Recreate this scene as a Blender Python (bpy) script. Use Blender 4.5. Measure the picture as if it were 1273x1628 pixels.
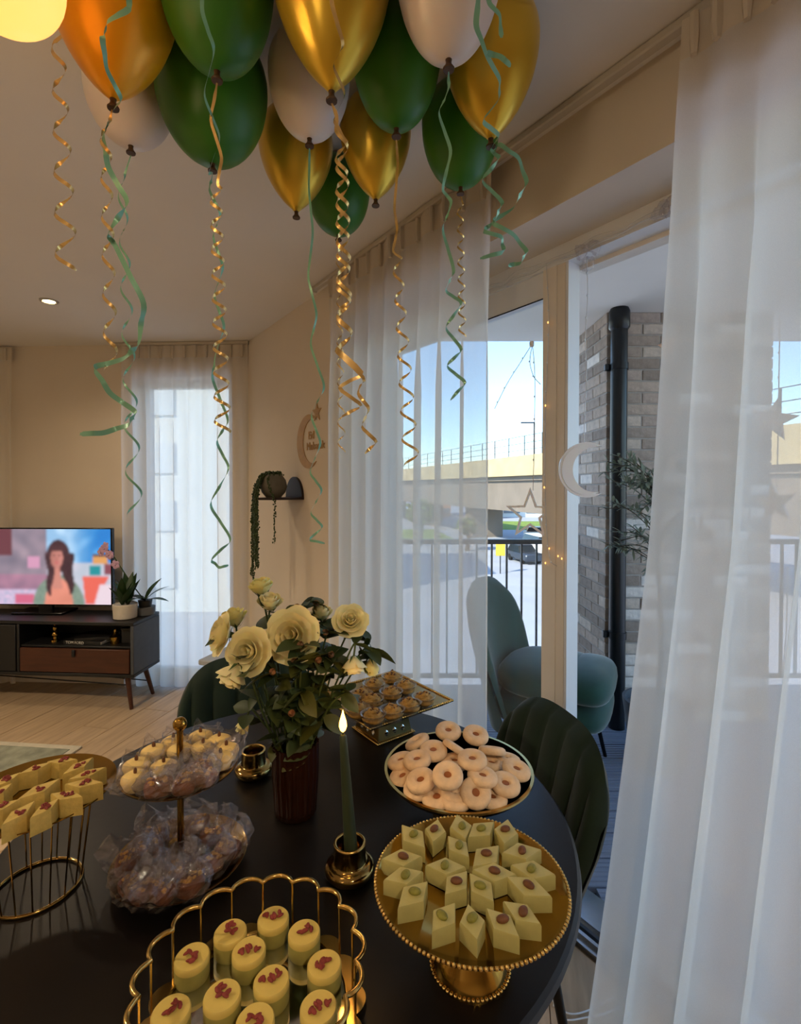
import bpy, math, random
from mathutils import Vector, Matrix, noise

for _o in list(bpy.data.objects):
    bpy.data.objects.remove(_o)
R = math.radians
V = Vector
rng = random.Random(11)
sc = bpy.context.scene
col = sc.collection

# ------------------------------------------------------------------ camera, sky, sun, exposure
FPX, CXP, CYP, PITCH, CAMZ = 800.0, 636.5, 789.0, R(1.0), 1.45
cam_d = bpy.data.cameras.new('camera')
cam = bpy.data.objects.new('camera', cam_d)
col.objects.link(cam)
cam.location = (0, 0, CAMZ)
cam.rotation_euler = (R(90) - PITCH, 0, 0)
cam_d.sensor_fit = 'VERTICAL'
cam_d.sensor_height = 24.0
cam_d.lens = 24.0 * FPX / 1628.0
cam_d.shift_y = (CYP - 814.0) / 1628.0
cam_d.clip_start = 0.03
cam_d.clip_end = 1500
sc.camera = cam

world = bpy.data.worlds.new('sky')
sc.world = world
world.use_nodes = True
wn = world.node_tree
wn.nodes.clear()
wo = wn.nodes.new('ShaderNodeOutputWorld')
wb = wn.nodes.new('ShaderNodeBackground')
ws = wn.nodes.new('ShaderNodeTexSky')
ws.sky_type = 'NISHITA'
ws.sun_disc = False
ws.sun_elevation = R(38)
ws.sun_rotation = R(215)
ws.air_density = 1.0
ws.dust_density = 0.1
ws.ozone_density = 3.0
SKY_STRENGTH = 0.32
wb.inputs['Strength'].default_value = SKY_STRENGTH
wt = wn.nodes.new('ShaderNodeMix')                   # white balance of the sky light
wt.data_type = 'RGBA'; wt.blend_type = 'MULTIPLY'
wt.inputs['Factor'].default_value = 1.0
_ci = [i for i in wt.inputs if i.type == 'RGBA']; _co = [o for o in wt.outputs if o.type == 'RGBA']
_ci[1].default_value = (0.84, 0.95, 1.0, 1)
wn.links.new(ws.outputs['Color'], _ci[0])
wn.links.new(_co[0], wb.inputs['Color'])
wn.links.new(wb.outputs[0], wo.inputs['Surface'])

sun_d = bpy.data.lights.new('sun', 'SUN')
sun_d.energy = 5.2
sun_d.color = (1.0, 0.9, 0.72)
sun_d.angle = R(0.6)
sun = bpy.data.objects.new('sun', sun_d)
col.objects.link(sun)
_sd = V((0.62, 0.55, -0.62)).normalized()          # travels away from behind-left
sun.rotation_euler = _sd.to_track_quat('-Z', 'Y').to_euler()
sun.location = (-20, -20, 30)

vs = sc.view_settings
vs.view_transform = 'Standard'
vs.look = 'None'
vs.gamma = 1.0
vs.use_curve_mapping = False
vs.exposure = 0.62
sc.cycles.use_denoising = True
sc.cycles.max_bounces = 7
sc.cycles.caustics_reflective = False
sc.cycles.caustics_refractive = False
sc.cycles.diffuse_bounces = 3
sc.cycles.glossy_bounces = 4
sc.cycles.transmission_bounces = 6
sc.cycles.transparent_max_bounces = 12
sc.cycles.use_adaptive_sampling = True
sc.cycles.adaptive_threshold = 0.05
sc.cycles.sample_clamp_indirect = 4.0

# ------------------------------------------------------------------ pixel helpers (1273 x 1628 frame)
def ray(px, py):
    r, u = (px - CXP) / FPX, -(py - CYP) / FPX
    c, s = math.cos(PITCH), math.sin(PITCH)
    return V((r, c + u * s, -s + u * c))
def at_y(px, py, y):
    d = ray(px, py)
    return V((0, 0, CAMZ)) + d * (y / d.y)
def at_z(px, py, z):
    d = ray(px, py)
    return V((0, 0, CAMZ)) + d * ((z - CAMZ) / d.z)

# ------------------------------------------------------------------ materials
def lin(c):
    return tuple(((x / 255) / 12.92 if x / 255 <= 0.04045 else ((x / 255 + 0.055) / 1.055) ** 2.4) for x in c)
MATS = {}
def mat(name, rgb, rough=0.5, metal=0.0, var=0.0, scale=20.0, bump=0.0, bscale=90.0, sss=0.0, coat=0.0,
        sheen=0.0, emit=None, estr=0.0, trans=0.0, spec=None, stretch=None, ior=1.45):
    m = bpy.data.materials.new(name)
    m.use_nodes = True
    nt = m.node_tree
    b = nt.nodes['Principled BSDF']
    c = lin(rgb)
    b.inputs['Base Color'].default_value = (*c, 1)
    b.inputs['Roughness'].default_value = rough
    b.inputs['Metallic'].default_value = metal
    b.inputs['IOR'].default_value = ior
    if sss:
        b.inputs['Subsurface Weight'].default_value = sss
        b.inputs['Subsurface Radius'].default_value = (0.02, 0.012, 0.008)
    if coat:
        b.inputs['Coat Weight'].default_value = coat
        b.inputs['Coat Roughness'].default_value = 0.08
    if sheen:
        b.inputs['Sheen Weight'].default_value = sheen
        b.inputs['Sheen Roughness'].default_value = 0.4
    if trans:
        b.inputs['Transmission Weight'].default_value = trans
    if spec is not None:
        b.inputs['Specular IOR Level'].default_value = spec
    if emit:
        b.inputs['Emission Color'].default_value = (*lin(emit), 1)
        b.inputs['Emission Strength'].default_value = estr
    tc = None
    def coord():
        nonlocal tc
        if tc is None:
            t = nt.nodes.new('ShaderNodeTexCoord')
            if stretch:
                mp = nt.nodes.new('ShaderNodeMapping')
                mp.inputs['Scale'].default_value = stretch
                nt.links.new(t.outputs['Object'], mp.inputs['Vector'])
                tc = mp.outputs['Vector']
            else:
                tc = t.outputs['Object']
        return tc
    if var:
        n = nt.nodes.new('ShaderNodeTexNoise')
        n.inputs['Scale'].default_value = scale
        n.inputs['Detail'].default_value = 4
        nt.links.new(coord(), n.inputs['Vector'])
        rp = nt.nodes.new('ShaderNodeValToRGB')
        rp.color_ramp.elements[0].position = 0.3
        rp.color_ramp.elements[1].position = 0.7
        rp.color_ramp.elements[0].color = (*[max(0, x * (1 - var)) for x in c], 1)
        rp.color_ramp.elements[1].color = (*[min(1, x * (1 + var)) for x in c], 1)
        nt.links.new(n.outputs['Fac'], rp.inputs['Fac'])
        nt.links.new(rp.outputs['Color'], b.inputs['Base Color'])
    if bump:
        n2 = nt.nodes.new('ShaderNodeTexNoise')
        n2.inputs['Scale'].default_value = bscale
        n2.inputs['Detail'].default_value = 3
        nt.links.new(coord(), n2.inputs['Vector'])
        bp = nt.nodes.new('ShaderNodeBump')
        bp.inputs['Strength'].default_value = bump
        bp.inputs['Distance'].default_value = 0.01
        nt.links.new(n2.outputs['Fac'], bp.inputs['Height'])
        nt.links.new(bp.outputs['Normal'], b.inputs['Normal'])
    MATS[name] = m
    return m

def thin_mat(name, clear, rgb, gloss_rough=0.05, gloss_fac=0.12, body=0.0, bump=0.0, bscale=60):
    """thin clear sheet (glass pane, cellophane, acrylic): lets most light straight through, shines by Fresnel"""
    m = bpy.data.materials.new(name)
    m.use_nodes = True
    nt = m.node_tree
    nt.nodes.clear()
    out = nt.nodes.new('ShaderNodeOutputMaterial')
    tr = nt.nodes.new('ShaderNodeBsdfTransparent')
    tr.inputs[0].default_value = (*clear, 1)
    gl = nt.nodes.new('ShaderNodeBsdfGlossy')
    gl.inputs['Roughness'].default_value = gloss_rough
    lw = nt.nodes.new('ShaderNodeLayerWeight')          # Schlick: base + (1 - base) * (1 - cos)^5
    lw.inputs['Blend'].default_value = 0.5
    pw = nt.nodes.new('ShaderNodeMath'); pw.operation = 'POWER'; pw.inputs[1].default_value = 5.0
    nt.links.new(lw.outputs['Facing'], pw.inputs[0])
    ad = nt.nodes.new('ShaderNodeMath')
    ad.operation = 'ADD'
    ad.use_clamp = True
    ad.inputs[1].default_value = 0.04 + gloss_fac
    nt.links.new(pw.outputs[0], ad.inputs[0])
    mx = nt.nodes.new('ShaderNodeMixShader')
    nt.links.new(ad.outputs[0], mx.inputs[0])
    if body:
        df = nt.nodes.new('ShaderNodeBsdfDiffuse')
        df.inputs[0].default_value = (*lin(rgb), 1)
        tl = nt.nodes.new('ShaderNodeBsdfTranslucent')
        tl.inputs[0].default_value = (*lin(rgb), 1)
        m0 = nt.nodes.new('ShaderNodeMixShader')
        m0.inputs[0].default_value = 0.5
        nt.links.new(df.outputs[0], m0.inputs[1]); nt.links.new(tl.outputs[0], m0.inputs[2])
        m1 = nt.nodes.new('ShaderNodeMixShader')
        m1.inputs[0].default_value = body
        nt.links.new(tr.outputs[0], m1.inputs[1]); nt.links.new(m0.outputs[0], m1.inputs[2])
        nt.links.new(m1.outputs[0], mx.inputs[1])
    else:
        nt.links.new(tr.outputs[0], mx.inputs[1])
    nt.links.new(gl.outputs[0], mx.inputs[2])
    if bump:
        n2 = nt.nodes.new('ShaderNodeTexNoise'); n2.inputs['Scale'].default_value = bscale
        bp = nt.nodes.new('ShaderNodeBump'); bp.inputs['Strength'].default_value = bump
        bp.inputs['Distance'].default_value = 0.01
        nt.links.new(n2.outputs['Fac'], bp.inputs['Height'])
        nt.links.new(bp.outputs['Normal'], gl.inputs['Normal'])
    nt.links.new(mx.outputs[0], out.inputs[0])
    MATS[name] = m
    return m

def cloth_mat(name, rgb, cover, translucent, weave=900.0):
    """sheer woven fabric: threads (diffuse + translucent) with open gaps between them"""
    m = bpy.data.materials.new(name)
    m.use_nodes = True
    nt = m.node_tree
    nt.nodes.clear()
    out = nt.nodes.new('ShaderNodeOutputMaterial')
    tr = nt.nodes.new('ShaderNodeBsdfTransparent')
    df = nt.nodes.new('ShaderNodeBsdfDiffuse'); df.inputs[0].default_value = (*lin(rgb), 1)
    tl = nt.nodes.new('ShaderNodeBsdfTranslucent'); tl.inputs[0].default_value = (*lin(rgb), 1)
    m0 = nt.nodes.new('ShaderNodeMixShader'); m0.inputs[0].default_value = translucent
    nt.links.new(df.outputs[0], m0.inputs[1]); nt.links.new(tl.outputs[0], m0.inputs[2])
    m1 = nt.nodes.new('ShaderNodeMixShader')
    tc = nt.nodes.new('ShaderNodeTexCoord')
    nz = nt.nodes.new('ShaderNodeTexNoise'); nz.inputs['Scale'].default_value = weave
    nt.links.new(tc.outputs['Object'], nz.inputs['Vector'])
    mr = nt.nodes.new('ShaderNodeMapRange')
    mr.inputs['To Min'].default_value = cover - 0.08
    mr.inputs['To Max'].default_value = cover + 0.08
    nt.links.new(nz.outputs['Fac'], mr.inputs['Value'])
    nt.links.new(mr.outputs[0], m1.inputs[0])
    nt.links.new(tr.outputs[0], m1.inputs[1]); nt.links.new(m0.outputs[0], m1.inputs[2])
    nt.links.new(m1.outputs[0], out.inputs[0])
    MATS[name] = m
    return m

M = MATS
mat('wall_paint', (222, 210, 192), 0.85, var=0.02, scale=3, bump=0.03, bscale=200)
mat('ceiling_paint', (232, 227, 220), 0.9, var=0.015, scale=2)
mat('white_frame', (226, 226, 224), 0.35, var=0.02, scale=5)
mat('beige_frame', (229, 219, 203), 0.4, var=0.03, scale=5)
mat('aluminium', (190, 195, 202), 0.22, 0.9, var=0.05, scale=30)
mat('gasket', (22, 22, 24), 0.6)
mat('oak', (176, 152, 122), 0.42, var=0.16, scale=6, stretch=(6, 0.7, 6), bump=0.05, bscale=30)
mat('oak_dark', (120, 98, 76), 0.6, var=0.1, scale=10)
mat('rug', (138, 140, 122), 0.95, var=0.3, scale=14, bump=0.4, bscale=240)
mat('rug_edge', (186, 178, 158), 0.95, var=0.08, scale=40)
mat('deck', (124, 132, 148), 0.55, var=0.12, scale=8, stretch=(0.6, 8, 8))
mat('mortar', (172, 164, 156), 0.95, var=0.1, scale=40)
for i, c in enumerate([(186, 168, 152), (168, 152, 138), (202, 186, 170), (152, 137, 124), (228, 219, 209), (178, 161, 148)]):
    mat('brick_%d' % i, c, 0.9, var=0.16, scale=25, bump=0.35, bscale=90)
mat('soffit', (240, 231, 218), 0.85, var=0.03, scale=2)
mat('black_pipe', (16, 17, 20), 0.3, var=0.1, scale=20)
mat('rail_metal', (70, 74, 80), 0.4, 0.6)
mat('table_top', (20, 16, 13), 0.36, var=0.35, scale=5, bump=0.02, bscale=40, spec=0.36)
mat('black_metal', (15, 15, 16), 0.4, 0.5)
mat('velvet', (13, 36, 24), 0.85, var=0.15, scale=10, sheen=0.2)
mat('velvet_out', (28, 66, 56), 0.85, var=0.15, scale=10, sheen=0.5)
mat('gold', (168, 132, 62), 0.13, 1.0, var=0.06, scale=30)
mat('gold_pale', (204, 172, 104), 0.22, 1.0, var=0.06, scale=30)
mat('brass_dark', (158, 132, 78), 0.14, 1.0, var=0.1, scale=30)
mat('mirror_plate', (205, 205, 198), 0.06, 1.0)
mat('balloon_green', (52, 112, 26), 0.40, sss=0.2, var=0.06, scale=4)
mat('balloon_gold', (216, 178, 58), 0.30, 0.6, var=0.05, scale=4)
mat('balloon_amber', (246, 172, 20), 0.30, 0.25, sss=0.2, var=0.05, scale=4)
mat('balloon_white', (228, 214, 204), 0.35, sss=0.3, coat=0.15, var=0.02, scale=4)
mat('knot_dark', (70, 44, 16), 0.5)
mat('ribbon_mint', (126, 184, 158), 0.3, 0.15, sheen=0.1)
mat('ribbon_gold', (218, 184, 118), 0.25, 0.6)
mat('screen_black', (8, 8, 9), 0.25)
mat('walnut', (70, 38, 24), 0.45, var=0.25, scale=5, stretch=(1, 5, 8))
mat('cabinet_black', (24, 24, 26), 0.45, var=0.1, scale=10)
mat('pot_white', (206, 198, 184), 0.6, var=0.05, scale=30)
mat('pot_grey', (92, 96, 100), 0.6, var=0.1, scale=30)
mat('pot_dark', (34, 34, 34), 0.5)
mat('pot_clay', (112, 106, 92), 0.65, var=0.12, scale=22)
mat('leaf_dark', (36, 62, 28), 0.45, var=0.25, scale=14)
mat('leaf_rose', (58, 72, 36), 0.5, var=0.35, scale=18)
mat('leaf_rose_warm', (74, 78, 30), 0.5, var=0.3, scale=18)
mat('leaf_olive', (140, 150, 130), 0.6, var=0.25, scale=20)
mat('stem', (62, 78, 34), 0.6, var=0.2, scale=20)
mat('bark', (92, 80, 66), 0.9, var=0.2, scale=20)
mat('pearl_leaf', (58, 76, 40), 0.5, var=0.2, scale=30)
mat('orchid', (206, 168, 196), 0.5, var=0.1, scale=40, sss=0.2)
mat('shelf_dark', (36, 20, 20), 0.5, var=0.2, scale=8)
mat('sign_gold', (184, 144, 84), 0.45, 0.3, var=0.1, scale=30)
mat('rose_cream', (255, 240, 186), 0.6, sss=0.3, var=0.05, scale=30)
mat('rose_yellow', (246, 236, 160), 0.6, sss=0.3, var=0.08, scale=30)
mat('bud_pink', (206, 160, 122), 0.6, sss=0.2, var=0.12, scale=40)
mat('sepal', (78, 100, 52), 0.6, var=0.2, scale=30)
mat('vase_amber', (64, 32, 18), 0.12, trans=0.55, ior=1.2, coat=0.4)
mat('candle_green', (52, 62, 40), 0.55, sss=0.25, var=0.06, scale=10)
mat('wick', (24, 18, 14), 0.9)
mat('flame', (255, 190, 80), 0.5, emit=(255, 176, 70), estr=9.0)
mat('sweet_green', (182, 172, 108), 0.55, sss=0.15, var=0.06, scale=60, bump=0.05, bscale=300)
mat('sweet_yellow', (206, 178, 98), 0.6, sss=0.15, var=0.12, scale=90, bump=0.12, bscale=260)
mat('cake_green', (172, 160, 84), 0.6, sss=0.15, var=0.08, scale=60)
mat('cake_top', (216, 190, 102), 0.5, sss=0.15, var=0.04, scale=60)
mat('nut_brown', (104, 64, 34), 0.6, var=0.3, scale=80)
mat('nut_green', (128, 124, 50), 0.6, var=0.3, scale=80)
mat('petal_dry', (132, 52, 44), 0.7, var=0.3, scale=90)
mat('cookie', (238, 206, 168), 0.8, var=0.12, scale=40, bump=0.2, bscale=200)
mat('jam', (158, 98, 60), 0.25, var=0.15, scale=60, coat=0.3)
mat('tart', (246, 214, 136), 0.7, var=0.08, scale=60, bump=0.1, bscale=200)
mat('pastry_brown', (120, 66, 28), 0.6, var=0.35, scale=60, bump=0.25, bscale=160)
mat('pastry_gold', (196, 140, 40), 0.55, var=0.3, scale=60, bump=0.2, bscale=160)
mat('baklava', (170, 130, 62), 0.6, var=0.3, scale=90, bump=0.4, bscale=220)
mat('gold_trim', (226, 206, 140), 0.3, 0.8)
mat('book_dark', (26, 25, 26), 0.5)
mat('paper', (196, 190, 178), 0.8)
mat('print_white', (220, 218, 212), 0.7)
mat('storage_grey', (70, 74, 80), 0.6, var=0.08, scale=20)
mat('storage_top', (158, 164, 172), 0.5, var=0.05, scale=20)
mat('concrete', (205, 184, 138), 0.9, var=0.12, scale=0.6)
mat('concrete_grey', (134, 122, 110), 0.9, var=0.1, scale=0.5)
mat('asphalt', (172, 176, 184), 0.9, var=0.08, scale=0.4)
mat('grass', (128, 150, 62), 0.95, var=0.3, scale=0.7)
mat('house_white', (226, 224, 216), 0.8, var=0.03, scale=0.5)
mat('house_brick', (182, 128, 84), 0.9, var=0.12, scale=0.8)
mat('house_glass', (110, 122, 132), 0.2)
mat('car_dark', (60, 70, 84), 0.3, 0.3)
mat('car_white', (228, 228, 226), 0.3)
mat('car_glass', (34, 42, 50), 0.1)
mat('tyre', (20, 20, 20), 0.8)
mat('sign_yellow', (222, 190, 60), 0.5)
mat('tree_leaf', (104, 118, 60), 0.9, var=0.3, scale=1.5)
mat('wire_white', (222, 226, 228), 0.35)
mat('glint_warm', (255, 196, 120), 0.4, emit=(255, 170, 80), estr=2.5)  # glow standing in for fairy lights reflected in the glass
mat('lamp_glass', (255, 214, 150), 0.4, emit=(255, 172, 84), estr=1.1)
mat('downlight_glow', (255, 244, 214), 0.4, emit=(255, 232, 190), estr=9.0)
mat('spot_metal', (196, 190, 182), 0.4, 0.4)
mat('rail_white', (198, 190, 176), 0.5)
thin_mat('window_glass', (0.95, 0.97, 0.97), (255, 255, 255), 0.01, 0.0)
thin_mat('cellophane', (0.93, 0.92, 0.94), (226, 222, 232), 0.08, 0.11, body=0.03, bump=0.3, bscale=120)
thin_mat('clear_cup', (0.95, 0.95, 0.95), (240, 240, 240), 0.05, 0.06, body=0.06)
mat('acrylic_white', (250, 252, 255), 0.15, coat=0.5, sss=0.2)
thin_mat('acrylic', (0.92, 0.94, 0.96), (254, 254, 255), 0.25, 0.12, body=0.65)
cloth_mat('sheer', (252, 248, 240), 0.75, 0.68)
cloth_mat('sheer_heading', (226, 216, 200), 0.97, 0.25)

# ------------------------------------------------------------------ mesh builder
class MB:
    def __init__(self):
        self.v = []; self.f = []; self.mi = []
    def add(self, verts, faces, mi=0, T=None):
        n = len(self.v)
        self.v += [tuple(T @ V(p)) if T is not None else tuple(p) for p in verts]
        self.f += [tuple(i + n for i in f) for f in faces]
        self.mi += [mi] * len(faces)
        return self
    def box(self, c, s, T=None, mi=0):
        x, y, z = c; a, b, d = s[0] / 2, s[1] / 2, s[2] / 2
        vs_ = [(x + i * a, y + j * b, z + k * d) for i in (-1, 1) for j in (-1, 1) for k in (-1, 1)]
        fs = [(0, 1, 3, 2), (4, 6, 7, 5), (0, 4, 5, 1), (2, 3, 7, 6), (0, 2, 6, 4), (1, 5, 7, 3)]
        return self.add(vs_, fs, mi, T)
    def rbox(self, c, s, r=0.004, T=None, mi=0):
        """box with chamfered edges"""
        x, y, z = c; h = [s[0] / 2, s[1] / 2, s[2] / 2]
        r = min(r, min(h) * 0.9)
        vs_, idx = [], {}
        for i in (-1, 1):
            for j in (-1, 1):
                for k in (-1, 1):
                    for ax in range(3):
                        p = [i * (h[0] - r), j * (h[1] - r), k * (h[2] - r)]
                        p[ax] += (i, j, k)[ax] * r
                        idx[(i, j, k, ax)] = len(vs_)
                        vs_.append((x + p[0], y + p[1], z + p[2]))
        fs = []
        q = [(-1, -1), (1, -1), (1, 1), (-1, 1)]
        for sgn in (-1, 1):
            for ax in range(3):
                f = []
                for a, b in q:
                    k = [0, 0, 0]; k[ax] = sgn; k[(ax + 1) % 3] = a; k[(ax + 2) % 3] = b
                    f.append(idx[(*k, ax)])
                fs.append(tuple(f if sgn > 0 else f[::-1]))
        for ax in range(3):
            a1, a2 = (ax + 1) % 3, (ax + 2) % 3
            for s1 in (-1, 1):
                for s2 in (-1, 1):
                    k0 = [0, 0, 0]; k1 = [0, 0, 0]
                    k0[ax] = -1; k1[ax] = 1
                    k0[a1] = k1[a1] = s1; k0[a2] = k1[a2] = s2
                    f = (idx[(*k0, a1)], idx[(*k1, a1)], idx[(*k1, a2)], idx[(*k0, a2)])
                    fs.append(f if s1 * s2 < 0 else f[::-1])
        for i in (-1, 1):
            for j in (-1, 1):
                for k in (-1, 1):
                    f = (idx[(i, j, k, 0)], idx[(i, j, k, 1)], idx[(i, j, k, 2)])
                    fs.append(f if i * j * k > 0 else f[::-1])
        return self.add(vs_, fs, mi, T)
    def lathe(self, prof, n=32, T=None, mi=0, mod=None):
        vs_, fs = [], []
        for r, z in prof:
            for i in range(n):
                a = 2 * math.pi * i / n
                rr = r * (mod(a) if mod else 1)
                vs_.append((rr * math.cos(a), rr * math.sin(a), z))
        for k in range(len(prof) - 1):
            for i in range(n):
                j = (i + 1) % n
                fs.append((k * n + i, k * n + j, (k + 1) * n + j, (k + 1) * n + i))
        if prof[0][0] > 1e-6: fs.append(tuple(range(n))[::-1])
        if prof[-1][0] > 1e-6: fs.append(tuple((len(prof) - 1) * n + i for i in range(n)))
        return self.add(vs_, fs, mi, T)
    def tube(self, pts, rad, n=8, closed=False, T=None, mi=0):
        pts = [V(p) for p in pts]
        m = len(pts)
        if not hasattr(rad, '__len__'): rad = [rad] * m
        vs_, fs = [], []
        prev = None
        for i, p in enumerate(pts):
            if closed: t = pts[(i + 1) % m] - pts[i - 1]
            else: t = pts[min(i + 1, m - 1)] - pts[max(i - 1, 0)]
            t = t.normalized() if t.length > 1e-9 else V((0, 0, 1))
            if prev is None:
                a = V((0, 0, 1)) if abs(t.z) < 0.9 else V((1, 0, 0))
                nrm = t.cross(a).normalized()
            else:
                nrm = prev - t * prev.dot(t)
                nrm = nrm.normalized() if nrm.length > 1e-6 else t.orthogonal().normalized()
            prev = nrm
            bn = t.cross(nrm)
            for k in range(n):
                a = 2 * math.pi * k / n
                vs_.append(p + (nrm * math.cos(a) + bn * math.sin(a)) * rad[i])
        for i in range(m if closed else m - 1):
            i2 = (i + 1) % m
            for k in range(n):
                k2 = (k + 1) % n
                fs.append((i * n + k, i * n + k2, i2 * n + k2, i2 * n + k))
        if not closed:
            fs.append(tuple(range(n))[::-1]); fs.append(tuple((m - 1) * n + k for k in range(n)))
        return self.add(vs_, fs, mi, T)
    def sell(self, c, r, e1=1.0, e2=1.0, nu=20, nv=12, T=None, mi=0):
        """super-ellipsoid; e < 1 is boxier"""
        def sp(w, e): return math.copysign(abs(w) ** e, w)
        vs_, fs = [(c[0], c[1], c[2] - r[2])], []
        for j in range(1, nv):
            ph = -math.pi / 2 + math.pi * j / nv
            for i in range(nu):
                th = 2 * math.pi * i / nu
                vs_.append((c[0] + r[0] * sp(math.cos(ph), e1) * sp(math.cos(th), e2),
                            c[1] + r[1] * sp(math.cos(ph), e1) * sp(math.sin(th), e2),
                            c[2] + r[2] * sp(math.sin(ph), e1)))
        vs_.append((c[0], c[1], c[2] + r[2]))
        for i in range(nu):
            fs.append((0, 1 + (i + 1) % nu, 1 + i))
        for j in range(nv - 2):
            for i in range(nu):
                i2 = (i + 1) % nu
                fs.append((1 + j * nu + i, 1 + j * nu + i2, 1 + (j + 1) * nu + i2, 1 + (j + 1) * nu + i))
        top = len(vs_) - 1; b = 1 + (nv - 2) * nu
        for i in range(nu):
            fs.append((b + i, b + (i + 1) % nu, top))
        return self.add(vs_, fs, mi, T)
    def grid(self, fn, nu, nv, mi=0, T=None, wrap=False):
        vs_ = [fn(i / nu, j / nv) for j in range(nv + 1) for i in range(nu + (0 if wrap else 1))]
        w = nu if wrap else nu + 1
        fs = [(j * w + i, j * w + (i + 1) % w, (j + 1) * w + (i + 1) % w, (j + 1) * w + i) for j in range(nv) for i in range(nu)]
        return self.add(vs_, fs, mi, T)
    def prism(self, poly, z0, z1, T=None, mi=0):
        n = len(poly)
        vs_ = [(x, y, z0) for x, y in poly] + [(x, y, z1) for x, y in poly]
        fs = [tuple(range(n))[::-1], tuple(range(n, 2 * n))] + [(i, (i + 1) % n, n + (i + 1) % n, n + i) for i in range(n)]
        return self.add(vs_, fs, mi, T)
    def mesh(self, name, mats, angle=38):
        me = bpy.data.meshes.new(name)
        me.from_pydata(self.v, [], self.f)
        for m in (mats if isinstance(mats, (list, tuple)) else [mats]):
            me.materials.append(MATS[m] if isinstance(m, str) else m)
        if any(self.mi): me.polygons.foreach_set('material_index', self.mi)
        me.polygons.foreach_set('use_smooth', [angle > 0] * len(self.f))
        me.update()
        if angle > 0: me.set_sharp_from_angle(angle=R(angle))
        return me
    def build(self, name, mats, parent=None, angle=38):
        return link(name, self.mesh(name, mats, angle), parent)

def link(name, me, parent=None):
    o = bpy.data.objects.new(name, me)
    col.objects.link(o)
    if parent is not None: o.parent = parent
    return o
def tag(o, label=None, cat=None, group=None, kind=None):
    if label: o['label'] = label
    if cat: o['category'] = cat
    if group: o['group'] = group
    if kind: o['kind'] = kind
    return o
def thing(name, label, cat, loc=(0, 0, 0), rz=0.0, group=None):
    o = bpy.data.objects.new(name, None)
    o.empty_display_size = 0.05
    col.objects.link(o)
    o.location = loc
    o.rotation_euler = (0, 0, rz)
    return tag(o, label, cat, group)
def struct(name, mb, mats, label=None, cat=None, angle=38):
    o = mb.build(name, mats, None, angle) if mb else thing(name, None, None)
    return tag(o, label, cat, None, 'structure')
def copy_tree(o, parent=None):
    c = o.copy(); col.objects.link(c)
    if parent is not None: c.parent = parent
    for ch in list(o.children): copy_tree(ch, c)
    return c
def TR(loc=(0, 0, 0), rz=0.0, ry=0.0, rx=0.0, s=1.0):
    return Matrix.Translation(V(loc)) @ Matrix.Rotation(rz, 4, 'Z') @ Matrix.Rotation(ry, 4, 'Y') @ Matrix.Rotation(rx, 4, 'X') @ Matrix.Scale(s, 4)
def axis_T(loc, d, spin=0.0, s=1.0):
    q = V(d).to_track_quat('Z', 'Y')
    return Matrix.Translation(V(loc)) @ q.to_matrix().to_4x4() @ Matrix.Rotation(spin, 4, 'Z') @ Matrix.Scale(s, 4)
def smooth_path(pts, sub=6):
    pts = [V(p) for p in pts]
    out = []
    for i in range(len(pts) - 1):
        p0, p1, p2, p3 = pts[max(i - 1, 0)], pts[i], pts[i + 1], pts[min(i + 2, len(pts) - 1)]
        for k in range(sub):
            t = k / sub
            out.append(0.5 * ((2 * p1) + (p2 - p0) * t + (2 * p0 - 5 * p1 + 4 * p2 - p3) * t * t + (3 * p1 - p0 - 3 * p2 + p3) * t ** 3))
    out.append(pts[-1])
    return out
def text_mesh(body, size, depth, matname, align='CENTER'):
    cu = bpy.data.curves.new('lettering', 'FONT')
    cu.body = body; cu.size = size; cu.extrude = depth; cu.align_x = align; cu.align_y = 'CENTER'
    cu.resolution_u = 3
    o = bpy.data.objects.new('lettering', cu)
    col.objects.link(o)
    dg = bpy.context.evaluated_depsgraph_get()
    me = bpy.data.meshes.new_from_object(o.evaluated_get(dg))
    bpy.data.objects.remove(o)
    me.materials.clear(); me.materials.append(MATS[matname])
    return me
ORD = ['first', 'second', 'third', 'fourth', 'fifth', 'sixth', 'seventh', 'eighth', 'ninth', 'tenth', 'eleventh', 'twelfth', 'thirteenth']

# ------------------------------------------------------------------ the window wall's own frame: s along it (to the far corner), o outward, z up
WD = V((-0.5832, 0.8123, 0)); WN = V((0.8123, 0.5832, 0)); WO = 1.2209
CEIL = 2.49
def WP(s, o, z): return WN * (WO + o) + WD * s + V((0, 0, z))
WALL_T = Matrix(((WD.x, WN.x, 0, WN.x * WO), (WD.y, WN.y, 0, WN.y * WO), (0, 0, 1, 0), (0, 0, 0, 1)))   # local (s, o, z)
def on_wall(px, py, o):
    """where a pixel's ray meets the plane at offset o; returns (s, z)"""
    d = ray(px, py); t = (WO + o) / (d.x * WN.x + d.y * WN.y)
    p = V((0, 0, CAMZ)) + d * t
    return p.x * WD.x + p.y * WD.y, p.z
def wbox(mb, s0, s1, o0, o1, z0, z1, mi=0):
    return mb.box(((s0 + s1) / 2, (o0 + o1) / 2, (z0 + z1) / 2), (abs(s1 - s0), abs(o1 - o0), z1 - z0), WALL_T, mi)
# the television wall's frame: x along it, outward +y
TVA = R(-3.0)
TVO = V((-1.10, 3.64, 0))
TV_T = Matrix.Translation(TVO) @ Matrix.Rotation(TVA, 4, 'Z')

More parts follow.
